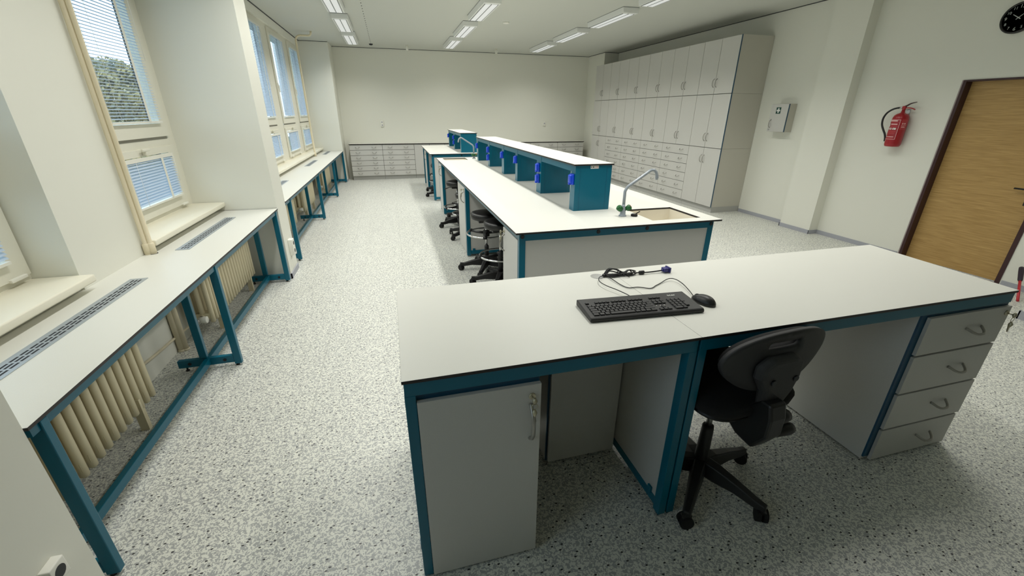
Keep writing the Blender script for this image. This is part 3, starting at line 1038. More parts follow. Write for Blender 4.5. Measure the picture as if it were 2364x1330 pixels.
# ------------------------------------------------------------------ laboratory island benches
def lab_island(x0, x1, y0, y1, trestles, cabs, riser, sink, taps, label, tagname):
    root = thing('lab_bench', label, 'bench', ((x0 + x1) / 2, (y0 + y1) / 2, 0), 'island lab benches')
    ZT, ZF = .90, .887
    # worktop as frame around the sink cut-outs
    wt = MB()
    def slab(a, b):
        wt.box((a[0], a[1], ZF), (b[0], b[1], ZT), 'core', top='laminate')
    cuts = sorted(sink, key=lambda s: s[2])
    yy = y0
    for (sx0, sx1, sy0, sy1) in cuts:
        slab((x0, yy), (x1, sy0))
        slab((x0, sy0), (sx0, sy1))
        slab((sx1, sy0), (x1, sy1))
        yy = sy1
    slab((x0, yy), (x1, y1))
    wt.build('worktop', root, fix=False)
    fx0, fx1, fy0, fy1 = x0 + .03, x1 - .05, y0 + .025, y1 - .025
    fr = MB()
    fr.box((fx0 + .001, fy0 + .036, ZF - .05), (fx0 + .035, fy1 - .036, ZF), 'teal').box((fx1 - .035, fy0 + .036, ZF - .05), (fx1 - .001, fy1 - .036, ZF), 'teal')
    for e0, e1 in ((fy0, fy0 + .035), (fy1 - .035, fy1)):
        fr.box((fx0, e0, ZF - .052), (fx1, e1, ZF), 'teal').box((fx0 + .04, e0, .03), (fx1 - .04, e1, .075), 'teal')
    fr.build('frame', root, .002, fix=False)
    for (px, py) in ((fx0, fy0), (fx1 - .045, fy0), (fx0, fy1 - .035), (fx1 - .045, fy1 - .035)):
        MB().box((px, py, .012), (px + .045, py + .035, ZF - .05), 'teal').build('leg', root, .002)
    for e in (fy0 + .006, fy1 - .029):
        MB().box((fx0 + .045, e, .075), (fx1 - .045, e + .022, ZF - .052), 'cab').build('end_panel', root)
    for px in (fx0 + .022, (x0 + x1) / 2 - .2, (x0 + x1) / 2 + .19, fx1 - .022):
        MB().lathe([(.013, -.004), (.015, 0)], (px, fy0, ZF - .022), 'screw', 16, 'y').build('screw_cap', root)
    for ty in trestles:
        for px in (fx0 + .002, fx1 - .047):
            MB().box((px, ty - .018, .012), (px + .045, ty + .018, ZF - .05), 'teal').build('leg', root, .002)
        MB().box((fx0 + .05, ty - .018, .03), (fx1 - .05, ty + .018, .075), 'teal').box((fx0 + .07, ty - .024, .07), (fx0 + .10, ty - .017, .10), 'teal').build('trestle_rail', root)
        MB().box((fx0 + .05, ty - .010, .075), (fx1 - .05, ty + .010, ZF - .05), 'cab').build('trestle_panel', root)
    xm = (x0 + x1) / 2
    MB().box((xm - .01, fy0 + .04, .1), (xm + .01, fy1 - .04, ZF - .05), 'cab').build('back_panel', root)
    # cabinets under the window side
    for (ca, cb, hside, lab, cname) in cabs:
        cr_ = thing('under_bench_cabinet', lab, 'cabinet', ((fx0 + fx0 + .5) / 2, (ca + cb) / 2, 0), 'door cabinets under the lab benches')
        MB().box((fx0 + .02, ca, .03), (fx0 + .52, ca + .018, ZF - .056), 'cab').box((fx0 + .02, cb - .018, .03), (fx0 + .52, cb, ZF - .056), 'cab').box((fx0 + .02, ca, .03), (fx0 + .52, cb, .048), 'cab').box((fx0 + .505, ca, .03), (fx0 + .52, cb, ZF - .056), 'cab').box((fx0 + .018, ca + .001, .031), (fx0 + .0202, cb - .001, ZF - .057), 'bluedge').box((fx0 + .06, ca + .01, 0), (fx0 + .5, cb - .01, .03), 'plinth').build('carcass', cr_)
        dd = MB().box((fx0 + .001, ca + .006, .034), (fx0 + .018, cb - .006, ZF - .06), 'cab').build('door', cr_, .001)
        hy = cb - .045 if hside > 0 else ca + .05
        MB().tube(bow((0, 0, 1), (-1, 0, 0), (fx0 + .001, hy, .71), .065, .034), .0055, 'handle', 8).build('handle', dd)
        lock(dd, (fx0 + .001, hy, .80), 'x')
    # riser shelf
    rx0, rx1, ry0, ry1, piers = riser
    rs = thing('riser_shelf', 'teal riser shelf with white top on the ' + tagname, 'shelf', ((rx0 + rx1) / 2, (ry0 + ry1) / 2, ZT), 'riser shelves')
    MB().box((rx0 - .016, ry0 - .012, 1.257), (rx1 + .012, ry1 + .012, 1.27), 'core', top='laminate').build('top_board', rs, .0015)
    for a_, b_ in ((rx0 + .002, rx0 + .02), (rx1 - .02, rx1 - .002)):
        MB().box((a_, ry0 + .02, 1.207), (b_, ry1 - .02, 1.256), 'teal').build('rail', rs)
    for (pa, pb, zs) in piers:
        p = MB().box((rx0, pa, ZT), (rx1, pb, 1.2565), 'teal')
        # folded sheet joints
        for e in (pa - .0006, pb + .0001):
            for xx in (rx0 + .042, rx1 - .042):
                p.box((xx - .001, e, ZT + .002), (xx + .001, e + .0006, 1.248), 'bluedge')
        po = p.build('pillar', rs, .0015, fix=False)
        for z in zs:
            s_ = MB()
            yc = (pa + pb) / 2
            s_.rbox((rx0 - .020, yc - .032, z - .043), (rx0 + .001, yc + .032, z + .043), .008, 'bluesock')
            s_.rbox((rx0 - .034, yc - .026, z - .032), (rx0 - .015, yc + .026, z + .034), .007, 'bluesock')
            s_.rbox((rx0 - .038, yc - .012, z - .043), (rx0 - .018, yc + .012, z - .026), .004, 'bluesock')
            s_.build('socket', po)
    if tagname.startswith('long'):
        st = MB().box((1.512, ry0 - .0015, 1.232), (1.582, ry0 - .0003, 1.245 + .011), 'print')
        for a, b, m_ in ((1.516, 1.521, 'black'), (1.532, 1.541, 'black'), (1.5235, 1.5265, 'base'), (1.553, 1.559, 'pinkprint'), (1.563, 1.576, 'pinkprint')):
            st.box((a, ry0 - .002, 1.240), (b, ry0 - .0012, 1.249), m_)
        st.build('sticker', rs)
    # basins
    for i, (sx0, sx1, sy0, sy1) in enumerate(sink):
        b = thing('sink', taps[i][2], 'sink', ((sx0 + sx1) / 2, (sy0 + sy1) / 2, .66))
        t_, zb = .012, .66
        m_ = MB()
        e_ = .001
        a0, a1, b0, b1 = sx0 - t_, sx1 + t_, sy0 - t_, sy1 + t_
        m_.box((a0, b0, zb), (a1, b1, zb + t_), 'basin')
        m_.box((a0, b0, zb), (sx0, b1, ZF - e_), 'basin').box((sx1, b0, zb), (a1, b1, ZF - e_), 'basin')
        m_.box((a0, b0, zb), (a1, sy0, ZF - e_), 'basin').box((a0, sy1, zb), (a1, b1, ZF - e_), 'basin')
        m_.build('basin', b, fix=False)
        MB().lathe([(.03, zb + t_), (.03, zb + t_ + .003), (.02, zb + t_ + .001)], ((sx0 + sx1) / 2, (sy0 + sy1) / 2, 0), 'steel', 20).build('drain', b)
        tx, ty, _, sgn, tl = taps[i]
        tp = thing('tap', tl, 'tap', (tx, ty, ZT))
        MB().lathe([(.030, ZT), (.030, ZT + .006), (.022, ZT + .012), (.019, ZT + .05), (.014, ZT + .075), (.013, ZT + .09)], (tx, ty, 0), 'tapgrey', 20).build('body', tp)
        pts = [(tx, ty, ZT + .08), (tx, ty, ZT + .16), (tx, ty, ZT + .19), (tx + sgn * .012, ty, ZT + .215)]
        pts += [(tx + sgn * .025, ty, ZT + .228), (tx + sgn * .10, ty, ZT + .276), (tx + sgn * .185, ty, ZT + .331)]
        pts += [(tx + sgn * .205, ty, ZT + .341), (tx + sgn * .228, ty, ZT + .342), (tx + sgn * .248, ty, ZT + .326), (tx + sgn * .258, ty, ZT + .30), (tx + sgn * .261, ty, ZT + .285), (tx + sgn * .261, ty, ZT + .268)]
        MB().tube(pts, [.0115] * 11 + [.013, .009], 'tapgrey', 14).build('spout', tp)
        for s, mcap in ((-1, 'green'), (1, 'orange')):
            g = MB()
            dx = Vector((.8 * s, -.25, .62)).normalized() if sgn > 0 else Vector((.5 * s, -.6, .6)).normalized()
            c0 = Vector((tx, ty, ZT + .035))
            g.tube([c0 + dx * .012, c0 + dx * .028, c0 + dx * .032, c0 + dx * .062, c0 + dx * .068], [.008, .008, .021, .024, .018], 'green', 8)
            g.tube([c0 + dx * .066, c0 + dx * .072], .013, mcap, 10)
            g.build('handle', tp)
    return root

lab_island(.745, 2.375, 2.605, 7.74, (4.90, 7.285),
           [(2.67, 3.085, 1, 'grey door cabinet under the near end of the long lab bench', ''), (4.935, 5.46, -1, 'grey door cabinet halfway along the long lab bench', ''), (7.31, 7.70, -1, 'grey door cabinet under the far end of the long lab bench', '')],
           (1.385, 1.70, 3.15, 7.26, [(3.15, 3.24, (1.15,)), (3.98, 4.11, (1.145, 1.04)), (4.81, 4.90, (1.142,)), (5.443, 5.555, (1.138,)), (6.29, 6.41, (1.138, 1.03)), (7.16, 7.26, (1.135,))]),
           [(1.835, 2.255, 2.70, 3.095), (.845, 1.24, 7.345, 7.67)],
           [(1.69, 2.893, 'cream sink basin at the near end of the long bench', 1, 'grey lab tap with green handles at the near sink'), (1.375, 7.53, 'cream sink basin at the far end of the long bench', -1, 'grey lab tap at the far sink of the long bench')],
           'long white lab island with teal frame and a sink at each end', 'long lab bench')
lab_island(.705, 2.335, 8.52, 10.87, (9.93,),
           [(9.97, 10.45, -1, 'grey door cabinet under the short far lab bench', '')],
           (1.342, 1.66, 8.72, 10.62, [(8.72, 8.81, ()), (9.61, 9.74, (1.14, 1.04)), (10.49, 10.60, (1.14,))]),
           [], [], 'short white lab island behind the long one, near the back wall', 'short far lab bench')

pl = thing('sink_plug', 'black rubber plug beside the near tap', 'plug', (1.775, 2.865, .90))
MB().lathe([(.022, .90), (.026, .904), (.026, .914), (.02, .918)], (1.775, 2.865, 0), 'rubber', 20).build('stopper', pl)
MB().tube([(1.785, 2.862, .917), (1.80, 2.858, .928), (1.815, 2.853, .938)], .004, 'rubber', 8).build('pull_tab', pl)

# ------------------------------------------------------------------ swivel stools
def caster(mb, c, ang):
    x, y = c
    dx, dy = math.cos(ang), math.sin(ang)
    for s in (-1, 1):
        ox, oy = -dy * .014 * s, dx * .014 * s
        n = 14
        vs, fs = [], []
        for w_ in (-.009, .009):
            for k in range(n):
                a = 2 * PI * k / n
                vs.append((x + ox - dy * w_ + dx * .030 * math.cos(a), y + oy + dx * w_ + dy * .030 * math.cos(a), .030 + .030 * math.sin(a)))
        for k in range(n):
            fs.append((k, (k + 1) % n, (k + 1) % n + n, k + n))
        fs += [tuple(range(n - 1, -1, -1)), tuple(range(n, 2 * n))]
        mb.add(vs, fs, 'rubber', False)
    mb.tube([(x, y, .03), (x, y, .07)], .008, 'black', 8)
    mb.tube([(x - dx * .018, y - dy * .018, .052), (x, y, .056), (x + dx * .018, y + dy * .018, .052)], .015, 'black', 8)

def base_legs(root, R_, a0, zhub):
    for k in range(5):
        a = a0 + k * 2 * PI / 5
        c, s = math.cos(a), math.sin(a)
        vs, fs = [], []
        prof = [(.02, .034, zhub - .055, zhub + .02), (.08, .032, zhub - .06, zhub + .015), (.17, .026, zhub - .055, zhub - .005), (R_ - .03, .021, zhub - .068, zhub - .03), (R_ + .012, .018, .062, .088)]
        for (r, hw, z0, z1) in prof:
            for (u, z) in ((-hw, z0), (hw, z0), (hw * .75, z1), (-hw * .75, z1)):
                vs.append((c * r - s * u, s * r + c * u, z))
        for i in range(len(prof) - 1):
            for j in range(4):
                fs.append((i * 4 + j, i * 4 + (j + 1) % 4, (i + 1) * 4 + (j + 1) % 4, (i + 1) * 4 + j))
        fs += [(3, 2, 1, 0), tuple(range(len(vs) - 4, len(vs)))]
        leg = MB().add(vs, fs, 'black').build('leg', root, .006, world=False)
        cb = MB()
        caster(cb, (c * R_, s * R_), a + PI / 2 + .6)
        cb.build('caster', leg, world=False, fix=False)

STOOLS = [
    (.965, 3.94, .665, .31, .5, 'black round swivel stool nearest the desk, under the long bench'),
    (.918, 4.40, .655, .42, 1.75, 'black round swivel stool with a high foot ring, second from the desk'),
    (.95, 5.80, .62, .34, 1.2, 'black swivel stool whose seat hides behind the halfway cabinet of the long bench'),
    (.91, 6.45, .69, .30, .9, 'black swivel stool with a lever, in the far knee space of the long bench'),
    (1.10, 6.92, .60, .25, .3, 'black swivel stool farthest under the long bench, only its ring showing'),
    (.93, 9.06, .68, .45, .7, 'black swivel stool nearer the front of the short far bench'),
    (.96, 9.60, .60, .24, .2, 'black swivel stool farther along the short far bench'),
]
for (x, y, zs, zr, a0, lab) in STOOLS:
    root = thing('swivel_stool', lab, 'stool', (x, y, 0), 'black swivel stools at the lab benches')
    st = MB().lathe([(.10, zs - .075), (.160, zs - .07), (.166, zs - .06), (.167, zs - .022), (.158, zs - .008), (.13, zs - .001), (.02, zs)], (0, 0, 0), 'vinyl', 36)
    so = st.build('seat', root, world=False)
    MB().torus((0, 0, zs - .02), .1655, .003, 'vinyl', 40, 6).build('piping', so, world=False)
    MB().rbox((-.09, -.06, zs - .11), (.09, .06, zs - .074), .006, 'black').build('mechanism', root, world=False)
    if 'lever' in lab:
        MB().tube([(-.05, .0, zs - .095), (-.12, .03, zs - .10), (-.19, .045, zs - .125)], [.005, .005, .009], 'black', 8).build('lever', root, world=False)
    MB().tube([(0, 0, .24), (0, 0, zs - .075)], .0135, 'chrome', 14).build('gas_lift', root, world=False)
    MB().lathe([(.026, .09), (.025, .27), (.02, .28), (.016, .28)], (0, 0, 0), 'black', 18).build('column', root, world=False)
    fr = MB().torus((0, 0, zr), .21, .0095, 'chrome', 44, 10)
    fo = fr.build('foot_ring', root, world=False)
    sp = MB().lathe([(.034, zr - .035), (.036, zr - .03), (.036, zr + .03), (.03, zr + .035)], (0, 0, 0), 'black', 18)
    for k in range(3):
        a = a0 + .6 + k * 2 * PI / 3
        c, s = math.cos(a), math.sin(a)
        sp.tube([(c * .03, s * .03, zr), (c * .13, s * .13, zr - .008), (c * .21, s * .21, zr)], [.015, .012, .013], 'black', 8)
        sp.tube([(c * .21 - s * .022, s * .21 + c * .022, zr), (c * .21 + s * .022, s * .21 - c * .022, zr)], .016, 'black', 10)
    sp.build('spokes', fo, world=False)
    base_legs(root, .29, a0, .115)

# ------------------------------------------------------------------ desk (two joined tables)
def desk_table(x0, x1, label, posts, panels, modesty=None, mz=.42, hole=None, xb=None):
    y0, y1 = 1.09, 1.815
    root = thing('desk_table', label, 'desk', ((x0 + x1) / 2, (y0 + y1) / 2, 0), 'joined tables of the front desk')
    xb = xb or x1
    v = [(x0, y0), (x1, y0), (xb, y1), (x0, y1)]
    w_ = MB()
    lo = [(a, b, .888) for a, b in v]
    hi = [(a, b, .90) for a, b in v]
    w_.add(lo + hi, [(3, 2, 1, 0), (0, 1, 5, 4), (1, 2, 6, 5), (2, 3, 7, 6), (3, 0, 4, 7)], 'core')
    w_.add(hi, [(0, 1, 2, 3)], 'laminate')
    w_.build('worktop', root, .0012)
    MB().box((x0 + .005, y0 + .006, .838), (x1 - .005, y0 + .04, .8875), 'teal').build('apron', root, .0015)
    MB().box((x0 + .005, y1 - .05, .838), (x1 - .005, y1 - .015, .8875), 'teal').build('apron', root, .0015)
    for (px, py) in posts:
        MB().box((px, py, .012), (px + .034, py + .04, .838), 'teal').lathe([(.013, 0), (.013, .008), (.007, .01), (.007, .013)], (px + .017, py + .02, 0), 'black', 10).build('leg', root, .002)
    for px in panels:
        MB().box((px + .004, y0 + .05, .03), (px + .030, y1 - .055, .072), 'teal').box((px - .004, y0 + .075, .068), (px + .004, y0 + .10, .10), 'teal').build('side_rail', root)
        MB().box((px + .006, y0 + .046, .072), (px + .022, y1 - .055, .838), 'cab').build('side_panel', root)
    if modesty:
        MB().box((modesty[0], y1 - .045, mz), (modesty[1], y1 - .027, .838), 'cab').build('modesty_panel', root)
    if hole:
        MB().lathe([(.034, .9002), (.033, .9012), (.030, .9012), (.029, .9004), (.002, .9004)], (hole[0], hole[1], 0), 'plinth', 36).build('cable_grommet', root)
    return root
desk_table(-.04, 1.0098, 'left white-topped desk table with a door cabinet, joined to the chair table', [(-.036, 1.096), (.972, 1.096), (-.036, 1.76), (.972, 1.76)], [.972, -.036], modesty=(.0, .962), mz=.05, hole=(.915, 1.742))
desk_table(1.0103, 2.715, 'right white-topped desk table where the chair stands', [(1.014, 1.096), (1.014, 1.76), (2.675, 1.76)], [], modesty=(1.05, 2.66), xb=2.79)

# door cabinet, left
c = thing('desk_cabinet', 'grey door cabinet under the left end of the front desk', 'cabinet', (.2, 1.4, 0), 'units under the front desk')
MB().box((-.0012, 1.112, .012), (.402, 1.64, .834), 'cabside').box((-.0015, 1.108, .012), (.403, 1.1135, .8345), 'bluedge').build('carcass', c)
d = MB().box((-.0005, 1.090, .014), (.4045, 1.107, .814), 'cab').build('door', c, .001)
MB().tube(bow((0, 0, 1), (0, -1, 0), (.368, 1.09, .665), .072, .034), .0068, 'handle', 10).build('handle', d)
lock(d, (.372, 1.09, .770), 'y')
# rear unit in the left knee space
c = thing('desk_cabinet', 'narrow grey cabinet at the back of the left knee space', 'cabinet', (.79, 1.65, 0), 'units under the front desk')
MB().box((.598, 1.526, .012), (.968, 1.755, .834), 'cab').box((.5975, 1.520, .012), (.9685, 1.5265, .8345), 'bluedge').build('carcass', c)
MB().box((.606, 1.504, .014), (.967, 1.5195, .832), 'cab').build('front_panel', c, .001)
# drawers, right
c = thing('desk_drawer_unit', 'grey four-drawer unit under the right end of the front desk', 'cabinet', (2.45, 1.4, 0), 'units under the front desk')
MB().box((2.165, 1.114, .012), (2.722, 1.72, .834), 'cab').box((2.1645, 1.106, .03), (2.7225, 1.1145, .8345), 'bluedge').build('carcass', c)
for i, (a, b) in enumerate(((.016, .200), (.210, .410), (.420, .620), (.630, .820))):
    xr = 2.712 if i == 0 else 2.7245
    d = MB().box((2.197, 1.09, a), (xr, 1.105, b), 'cab').build('drawer', c, .001)
    MB().tube(drop(('x', -1), (2.512, 1.09, (a + b) / 2 + .002), .05, .032, .018), .006, 'handle', 10).build('handle', d)
    if i == 3:
        lock(d, (2.700, 1.09, .788), 'y')

# ------------------------------------------------------------------ office chair
ch = thing('office_chair', 'black swivel office chair pushed under the front desk', 'chair', (1.273, 1.231, 0), rz=math.radians(4))
zs = .615
# seat cushion: rounded square
def rr(wx, wy, r, n=6):
    out = []
    for cx, cy_, a in ((wx - r, wy - r, 0), (-wx + r, wy - r, PI / 2), (-wx + r, -wy + r, PI), (wx - r, -wy + r, 1.5 * PI)):
        for i in range(n + 1):
            t = a + PI / 2 * i / n
            out.append((cx + r * math.cos(t), cy_ + r * math.sin(t)))
    return out
def stack(mb, layers, m, cy_=0):
    vs, fs = [], []
    n = None
    for (wx, wy, r, z) in layers:
        p = rr(wx, wy, r)
        n = len(p)
        vs += [(a, b + cy_, z) for a, b in p]
    for i in range(len(layers) - 1):
        for k in range(n):
            fs.append((i * n + k, i * n + (k + 1) % n, (i + 1) * n + (k + 1) % n, (i + 1) * n + k))
    fs += [tuple(range(n - 1, -1, -1)), tuple(range(len(vs) - n, len(vs)))]
    mb.add(vs, fs, m, True)
    return mb
stack(MB(), [(.205, .20, .10, zs - .06), (.225, .22, .11, zs - .045), (.23, .225, .11, zs - .015), (.215, .21, .11, zs), (.16, .16, .09, zs + .008)], 'fabric', .0).build('seat', ch, world=False)
stack(MB(), [(.12, .12, .06, zs - .095), (.20, .195, .10, zs - .082), (.218, .213, .11, zs - .06)], 'black', .0).build('seat_shell', ch, world=False)
# backrest shell with a grip slot
def back_y(u, z):
    return -.232 + .035 * ((u - .02) / .24) ** 2 - .10 * (z - .82)
def shell(outline, hole, th, m, yo):
    bm = bmesh.new()
    def ring(pts):
        vv = [bm.verts.new((u, 0, z)) for u, z in pts]
        return [bm.edges.new((vv[i], vv[(i + 1) % len(vv)])) for i in range(len(vv))]
    ed = ring(outline)
    if hole:
        ed += ring(hole)
    bmesh.ops.triangle_fill(bm, use_beauty=True, use_dissolve=False, edges=ed)
    for _ in range(2):
        bmesh.ops.subdivide_edges(bm, edges=[e for e in bm.edges if e.calc_length() > .03], cuts=1)
    bmesh.ops.triangulate(bm, faces=bm.faces)
    bmesh.ops.recalc_face_normals(bm, faces=bm.faces)
    g = bmesh.ops.extrude_face_region(bm, geom=list(bm.faces))
    new = {v for v in g['geom'] if isinstance(v, bmesh.types.BMVert)}
    for v in bm.verts:
        v.co.y = back_y(v.co.x, v.co.z) + yo + (th if v in new else 0)
    bmesh.ops.recalc_face_normals(bm, faces=bm.faces)
    return bm
OUT = []
for i in range(44):
    a = 2 * PI * i / 44
    c_, s_ = math.cos(a), math.sin(a)
    wz = .125 if s_ > 0 else .135
    u = .25 * math.copysign(abs(c_) ** .92, c_)
    u += .018
    z = .810 + wz * math.copysign(abs(s_) ** .95, s_)
    if s_ < 0:
        u *= 1 - .16 * abs(s_)
    OUT.append((u, z))
SLOT = [(.06 * math.copysign(1, math.cos(t)) + .016 * math.cos(t), .882 + .016 * math.sin(t)) for t in [2 * PI * i / 20 + .05 for i in range(20)]]
b = MB().bm(shell(OUT, SLOT, .018, 'dark', 0), 'dark', True)
back = b.build('backrest', ch, world=False)
b = MB().bm(shell([(.018 + (u - .018) * .90, .81 + (z - .81) * .88) for u, z in OUT], [(u * 1.2, z + (z - .888) * .4) for u, z in SLOT], .03, 'fabric', .019), 'fabric', True)
b.build('back_cushion', back, world=False)
# carrier behind the shell
poly = [(-.115, .815), (-.075, .85), (.04, .852), (.085, .825), (.10, .75), (.09, .67), (.06, .615), (-.05, .615), (-.07, .70), (-.11, .76)]
bm = bmesh.new()
fv = [bm.verts.new((u, back_y(u, z) - .004, z)) for u, z in poly]
gv = [bm.verts.new((u * .88, back_y(u, z) - .042, .74 + (z - .74) * .9)) for u, z in poly]
n = len(poly)
bm.faces.new(fv)
bm.faces.new(gv[::-1])
for i in range(n):
    bm.faces.new((fv[i], gv[i], gv[(i + 1) % n], fv[(i + 1) % n]))
bmesh.ops.recalc_face_normals(bm, faces=bm.faces)
car = MB().bm(bm, 'dark').build('back_carrier', ch, .012, world=False)
for u in (-.045, .06):
    MB().lathe([(.012, -.005), (.012, .0)], (u, back_y(u, .745) - .041, .745), 'screw', 12, 'y').build('screw', car, world=False)
# tilt mechanism and knobs
bm = bmesh.new()
side = [(-.30, .60), (-.285, .66), (-.24, .66), (-.17, .57), (-.05, .52), (.06, .52), (.06, .495), (-.10, .49), (-.17, .445), (-.25, .435), (-.30, .52)]
MB().prism([(a, z) for a, z in side], -.055, .025, 'black', 'yz').build('tilt_arm', ch, .01, world=False)
MB().tube([(.02, -.25, .555), (.075, -.25, .555), (.10, -.25, .555)], [.026, .028, .024], 'black', 14).build('knob', ch, world=False)
MB().tube([(.02, -.255, .49), (.12, -.255, .485), (.14, -.255, .485)], [.018, .026, .022], 'black', 14).build('knob', ch, world=False)
MB().tube([(0, 0, .27), (0, 0, .51)], .0135, 'steel', 14).build('gas_lift', ch, world=False)
MB().lathe([(.034, .075), (.031, .10), (.026, .315), (.024, .33), (.015, .332)], (0, 0, 0), 'black', 20).build('column', ch, world=False)
base_legs(ch, .291, math.radians(3.3), .125)

# ------------------------------------------------------------------ keyboard, mouse, cable
kx, ky, ka = .915, 1.358, math.radians(-3.9)
kb = thing('keyboard', 'black computer keyboard lying on the front desk', 'keyboard', (kx, ky, .9005), rz=ka)
W, Dp = .242, .083
pr = [(-Dp, .001), (-Dp, .014), (-Dp + .008, .0185), (Dp, .026), (Dp, .001)]
MB().prism(pr, -W, W, 'kbd', 'yz').build('case', kb, .004, world=False)
def ztop(v):
    return .0185 + (v + Dp - .008) / (2 * Dp - .008) * .0075
kk, gl = MB(), MB()
def key(u0, u1, v0, v1, mark=True):
    z0 = ztop((v0 + v1) / 2) - .001
    h = .0055
    i = .0022
    vs = [(u0, v0, z0), (u1, v0, z0), (u1, v1, z0), (u0, v1, z0), (u0 + i, v0 + i, z0 + h), (u1 - i, v0 + i, z0 + h), (u1 - i, v1 - i * .4, z0 + h + .0008), (u0 + i, v1 - i * .4, z0 + h + .0008)]
    kk.add(vs, [(4, 5, 6, 7), (0, 1, 5, 4), (1, 2, 6, 5), (2, 3, 7, 6), (3, 0, 4, 7)], 'keys')
    if mark:
        gl.box((u0 + .0045, v1 - .0085, z0 + h + .0002), (u0 + .0068, v1 - .0055, z0 + h + .0012), 'legend')
rowv = [(-.066, -.050), (-.049, -.033), (-.032, -.016), (-.015, .001), (.002, .018)]
u = .0178
for r, (v0, v1) in enumerate(rowv):
    x = -.222
    if r == 0:
        ws = [1.35, 1.2, 1.2, 5.6, 1.2, 1.2, 1.2, 1.35]
    elif r == 1:
        ws = [2.1] + [1] * 10 + [2.5]
    elif r == 2:
        ws = [1.75] + [1] * 11 + [1.85]
    elif r == 3:
        ws = [1.5] + [1] * 12 + [1.1]
    else:
        ws = [1] * 13 + [1.6]
    tot = sum(ws)
    sc_ = .268 / (tot * u)
    for w_ in ws:
        key(x, x + w_ * u * sc_ - .0012, v0, v1, w_ < 3)
        x += w_ * u * sc_
key(-.222, -.205, .030, .041, False)
for g0 in (-.182, -.110, -.036):
    for i in range(4):
        key(g0 + i * .0165, g0 + i * .0165 + .0153, .030, .041, False)
for i in range(3):
    key(.058 + i * .0178, .0745 + i * .0178, .032, .042, False)
    key(.058 + i * .0178, .0745 + i * .0178, .002, .018)
    key(.058 + i * .0178, .0745 + i * .0178, -.015, .001)
    key(.058 + i * .0178, .0745 + i * .0178, -.066, -.050, False)
key(.0758, .0923, -.049, -.033, False)
for r, (v0, v1) in enumerate(rowv):
    for i in range(4):
        if (r == 0 and i == 1) or (i == 3 and r in (0, 2)):
            continue
        a = .126 + i * .0178
        key(a, a + (.0343 if (r == 0 and i == 0) else .0165), v0 + 0, (rowv[r + 1][1] if (i == 3 and r in (1, 3) and r < 4) else v1))
kk.build('keys', kb, world=False, fix=False)
gl.build('key_legends', kb, world=False, fix=False)
zl = ztop(.055)
MB().text('acer', .022, Matrix.Translation((.170, .052, ztop(.052) + .001)) @ Matrix.Rotation(.05, 4, 'X'), 'print').build('logo', kb, world=False, fix=False)
ld_ = MB()
for i in range(3):
    ld_.lathe([(.0022, ztop(-.024) - .001), (.0022, ztop(-.024) + .0006)], (.062 + i * .017, -.024, 0), 'print', 10)
ld_.build('indicator', kb, world=False)
def to_local(pts):
    c, s = math.cos(-ka), math.sin(-ka)
    return [((x - kx) * c - (y - ky) * s, (x - kx) * s + (y - ky) * c, z - .9005) for x, y, z in pts]
zc = .904
MB().tube(smooth(to_local([(.95, 1.735, zc), (.905, 1.70, zc + .008), (.877, 1.645, zc + .012), (.882, 1.59, zc + .012), (.906, 1.53, zc + .012), (.925, 1.48, zc + .01), (.935, 1.44, zc + .008)])), .0021, 'black', 7).build('cable', kb, world=False)

mx, my = 1.213, 1.345
ms = thing('computer_mouse', 'black computer mouse to the right of the keyboard', 'mouse', (mx, my, .9005))
bm = bmesh.new()
bmesh.ops.create_uvsphere(bm, u_segments=28, v_segments=16, radius=1)
for v in bm.verts:
    q = v.co
    z = q.z
    hgt = .034 if z > 0 else .004
    v.co = Vector((q.x * .031 * (1 - .10 * q.y), q.y * .057, max(z * hgt * (1 - .22 * q.y), -.002) + .002))
bm.transform(Matrix.Rotation(math.radians(14), 4, 'Z'))
for v in bm.verts:
    v.co.z = max(v.co.z, 0)
MB().bm(bm, 'kbd', True).build('shell', ms, world=False)
MB().tube([(-.012, .042, .019), (-.0105, .036, .0235), (-.009, .029, .0262), (-.0075, .022, .0278)], [.002, .0035, .0035, .002], 'rubber', 8).build('scroll_wheel', ms, world=False)
MB().tube([(a[0] - mx, a[1] - my, a[2] - .9005) for a in smooth([(.958, 1.735, zc), (.958, 1.665, zc + .004), (.968, 1.605, zc), (.985, 1.563, zc), (1.03, 1.560, zc), (1.078, 1.533, zc), (1.12, 1.555, zc), (1.16, 1.577, zc), (1.215, 1.602, zc + .006), (1.243, 1.588, zc + .008), (1.243, 1.53, zc + .008), (1.222, 1.45, zc + .006), (1.203, 1.395, zc + .004)])], .0021, 'black', 7).build('cable', ms, world=False)

vg = thing('monitor_cable', 'coiled black monitor cable with a blue plug, behind the keyboard', 'cable', (1.06, 1.72, .9005))
cb = MB()
for k in range(4):
    o = (k - 1.5) * .0045
    zz = .906 + (k % 2) * .008
    e_ = .012 * (k % 3)
    cb.tube(smooth([(.947, 1.726 + o, zz), (.975, 1.742 + o, zz + .018), (1.01, 1.736 + o * 1.6, zz + .012 + e_ * .5), (1.045, 1.722 + o * .4, zz + .002), (1.08, 1.728 + o * 1.4, zz + .006 + e_ * .4), (1.112 - e_ * .8, 1.720 + o * .6, zz + .002), (1.08, 1.708 + o * .7, zz), (1.03, 1.713 + o * .5, zz), (.98, 1.712 + o, zz), (.947, 1.724 + o * .5, zz)], 6), .0032, 'black', 7)
cb.tube([(1.02, 1.705, .912), (1.022, 1.73, .928), (1.022, 1.742, .91)], .003, 'black', 6)
cb.tube([(1.03, 1.70, .915), (1.06, 1.685, .903)], .0018, 'black', 6)
cb.tube(smooth([(1.11, 1.716, .910), (1.14, 1.713, .9085), (1.20, 1.711, .9085), (1.262, 1.709, .912)]), .0036, 'black', 8)
cb.build('wire', vg)
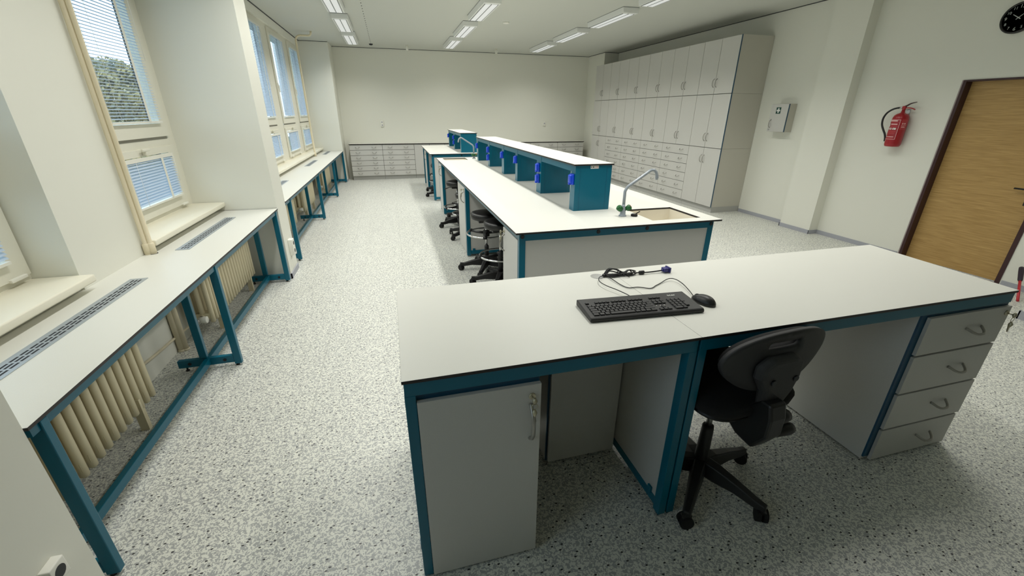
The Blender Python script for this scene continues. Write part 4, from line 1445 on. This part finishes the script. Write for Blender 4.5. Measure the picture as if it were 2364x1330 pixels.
MB().tube([(.945, 1.737, .907), (.938, 1.727, .911), (.945, 1.717, .907)], .006, 'black', 8).build('plug_end', vg)
MB().lathe([(.006, 1.126), (.0095, 1.129), (.0095, 1.152), (.006, 1.155)], (0, 1.7125, .9105), 'black', 14, 'x').build('ferrite_core', vg)
MB().rbox((1.258, 1.693, .9045), (1.288, 1.725, .9245), .004, 'vga').rbox((1.284, 1.688, .9025), (1.292, 1.730, .928), .0015, 'vga').tube([(1.25, 1.709, .912), (1.262, 1.709, .912)], [.0045, .008], 'vga', 10).build('plug', vg)
MB().box((1.292, 1.696, .908), (1.298, 1.722, .922), 'chrome').build('plug_face', vg)

# ------------------------------------------------------------------ world, camera, view
wd = bpy.data.worlds.new('sky')
SC.world = wd
wd.use_nodes = True
bg = wd.node_tree.nodes['Background']
bg.inputs['Color'].default_value = (.72, .87, 1.0, 1)
bg.inputs['Strength'].default_value = 2.8

F = 967.3
yaw, pitch, roll = .2692, .3962, -.0051
cyw, syw, cp, sp = math.cos(yaw), math.sin(yaw), math.cos(pitch), math.sin(pitch)
fw = Vector((syw * cp, cyw * cp, -sp))
rt = Vector((cyw, -syw, 0))
dn = fw.cross(rt)
r2 = rt * math.cos(roll) + dn * math.sin(roll)
d2 = dn * math.cos(roll) - rt * math.sin(roll)
cam = bpy.data.cameras.new('camera')
cam.sensor_width = 36
cam.sensor_fit = 'HORIZONTAL'
cam.lens = F / 2364 * 36
cam.clip_start = .02
co = bpy.data.objects.new('camera', cam)
COL.objects.link(co)
mw = Matrix.Identity(4)
for i in range(3):
    mw[i][0], mw[i][1], mw[i][2] = r2[i], -d2[i], -fw[i]
mw[2][3] = 1.64
co.matrix_world = mw
SC.camera = co
SC.view_settings.view_transform = 'Standard'
SC.view_settings.look = 'None'
SC.view_settings.gamma = 1
SC.view_settings.exposure = 0
SC.view_settings.use_curve_mapping = False
SC.cycles.max_bounces = 8
SC.cycles.diffuse_bounces = 5
SC.cycles.glossy_bounces = 3
SC.cycles.transparent_max_bounces = 12
SC.cycles.use_denoising = True
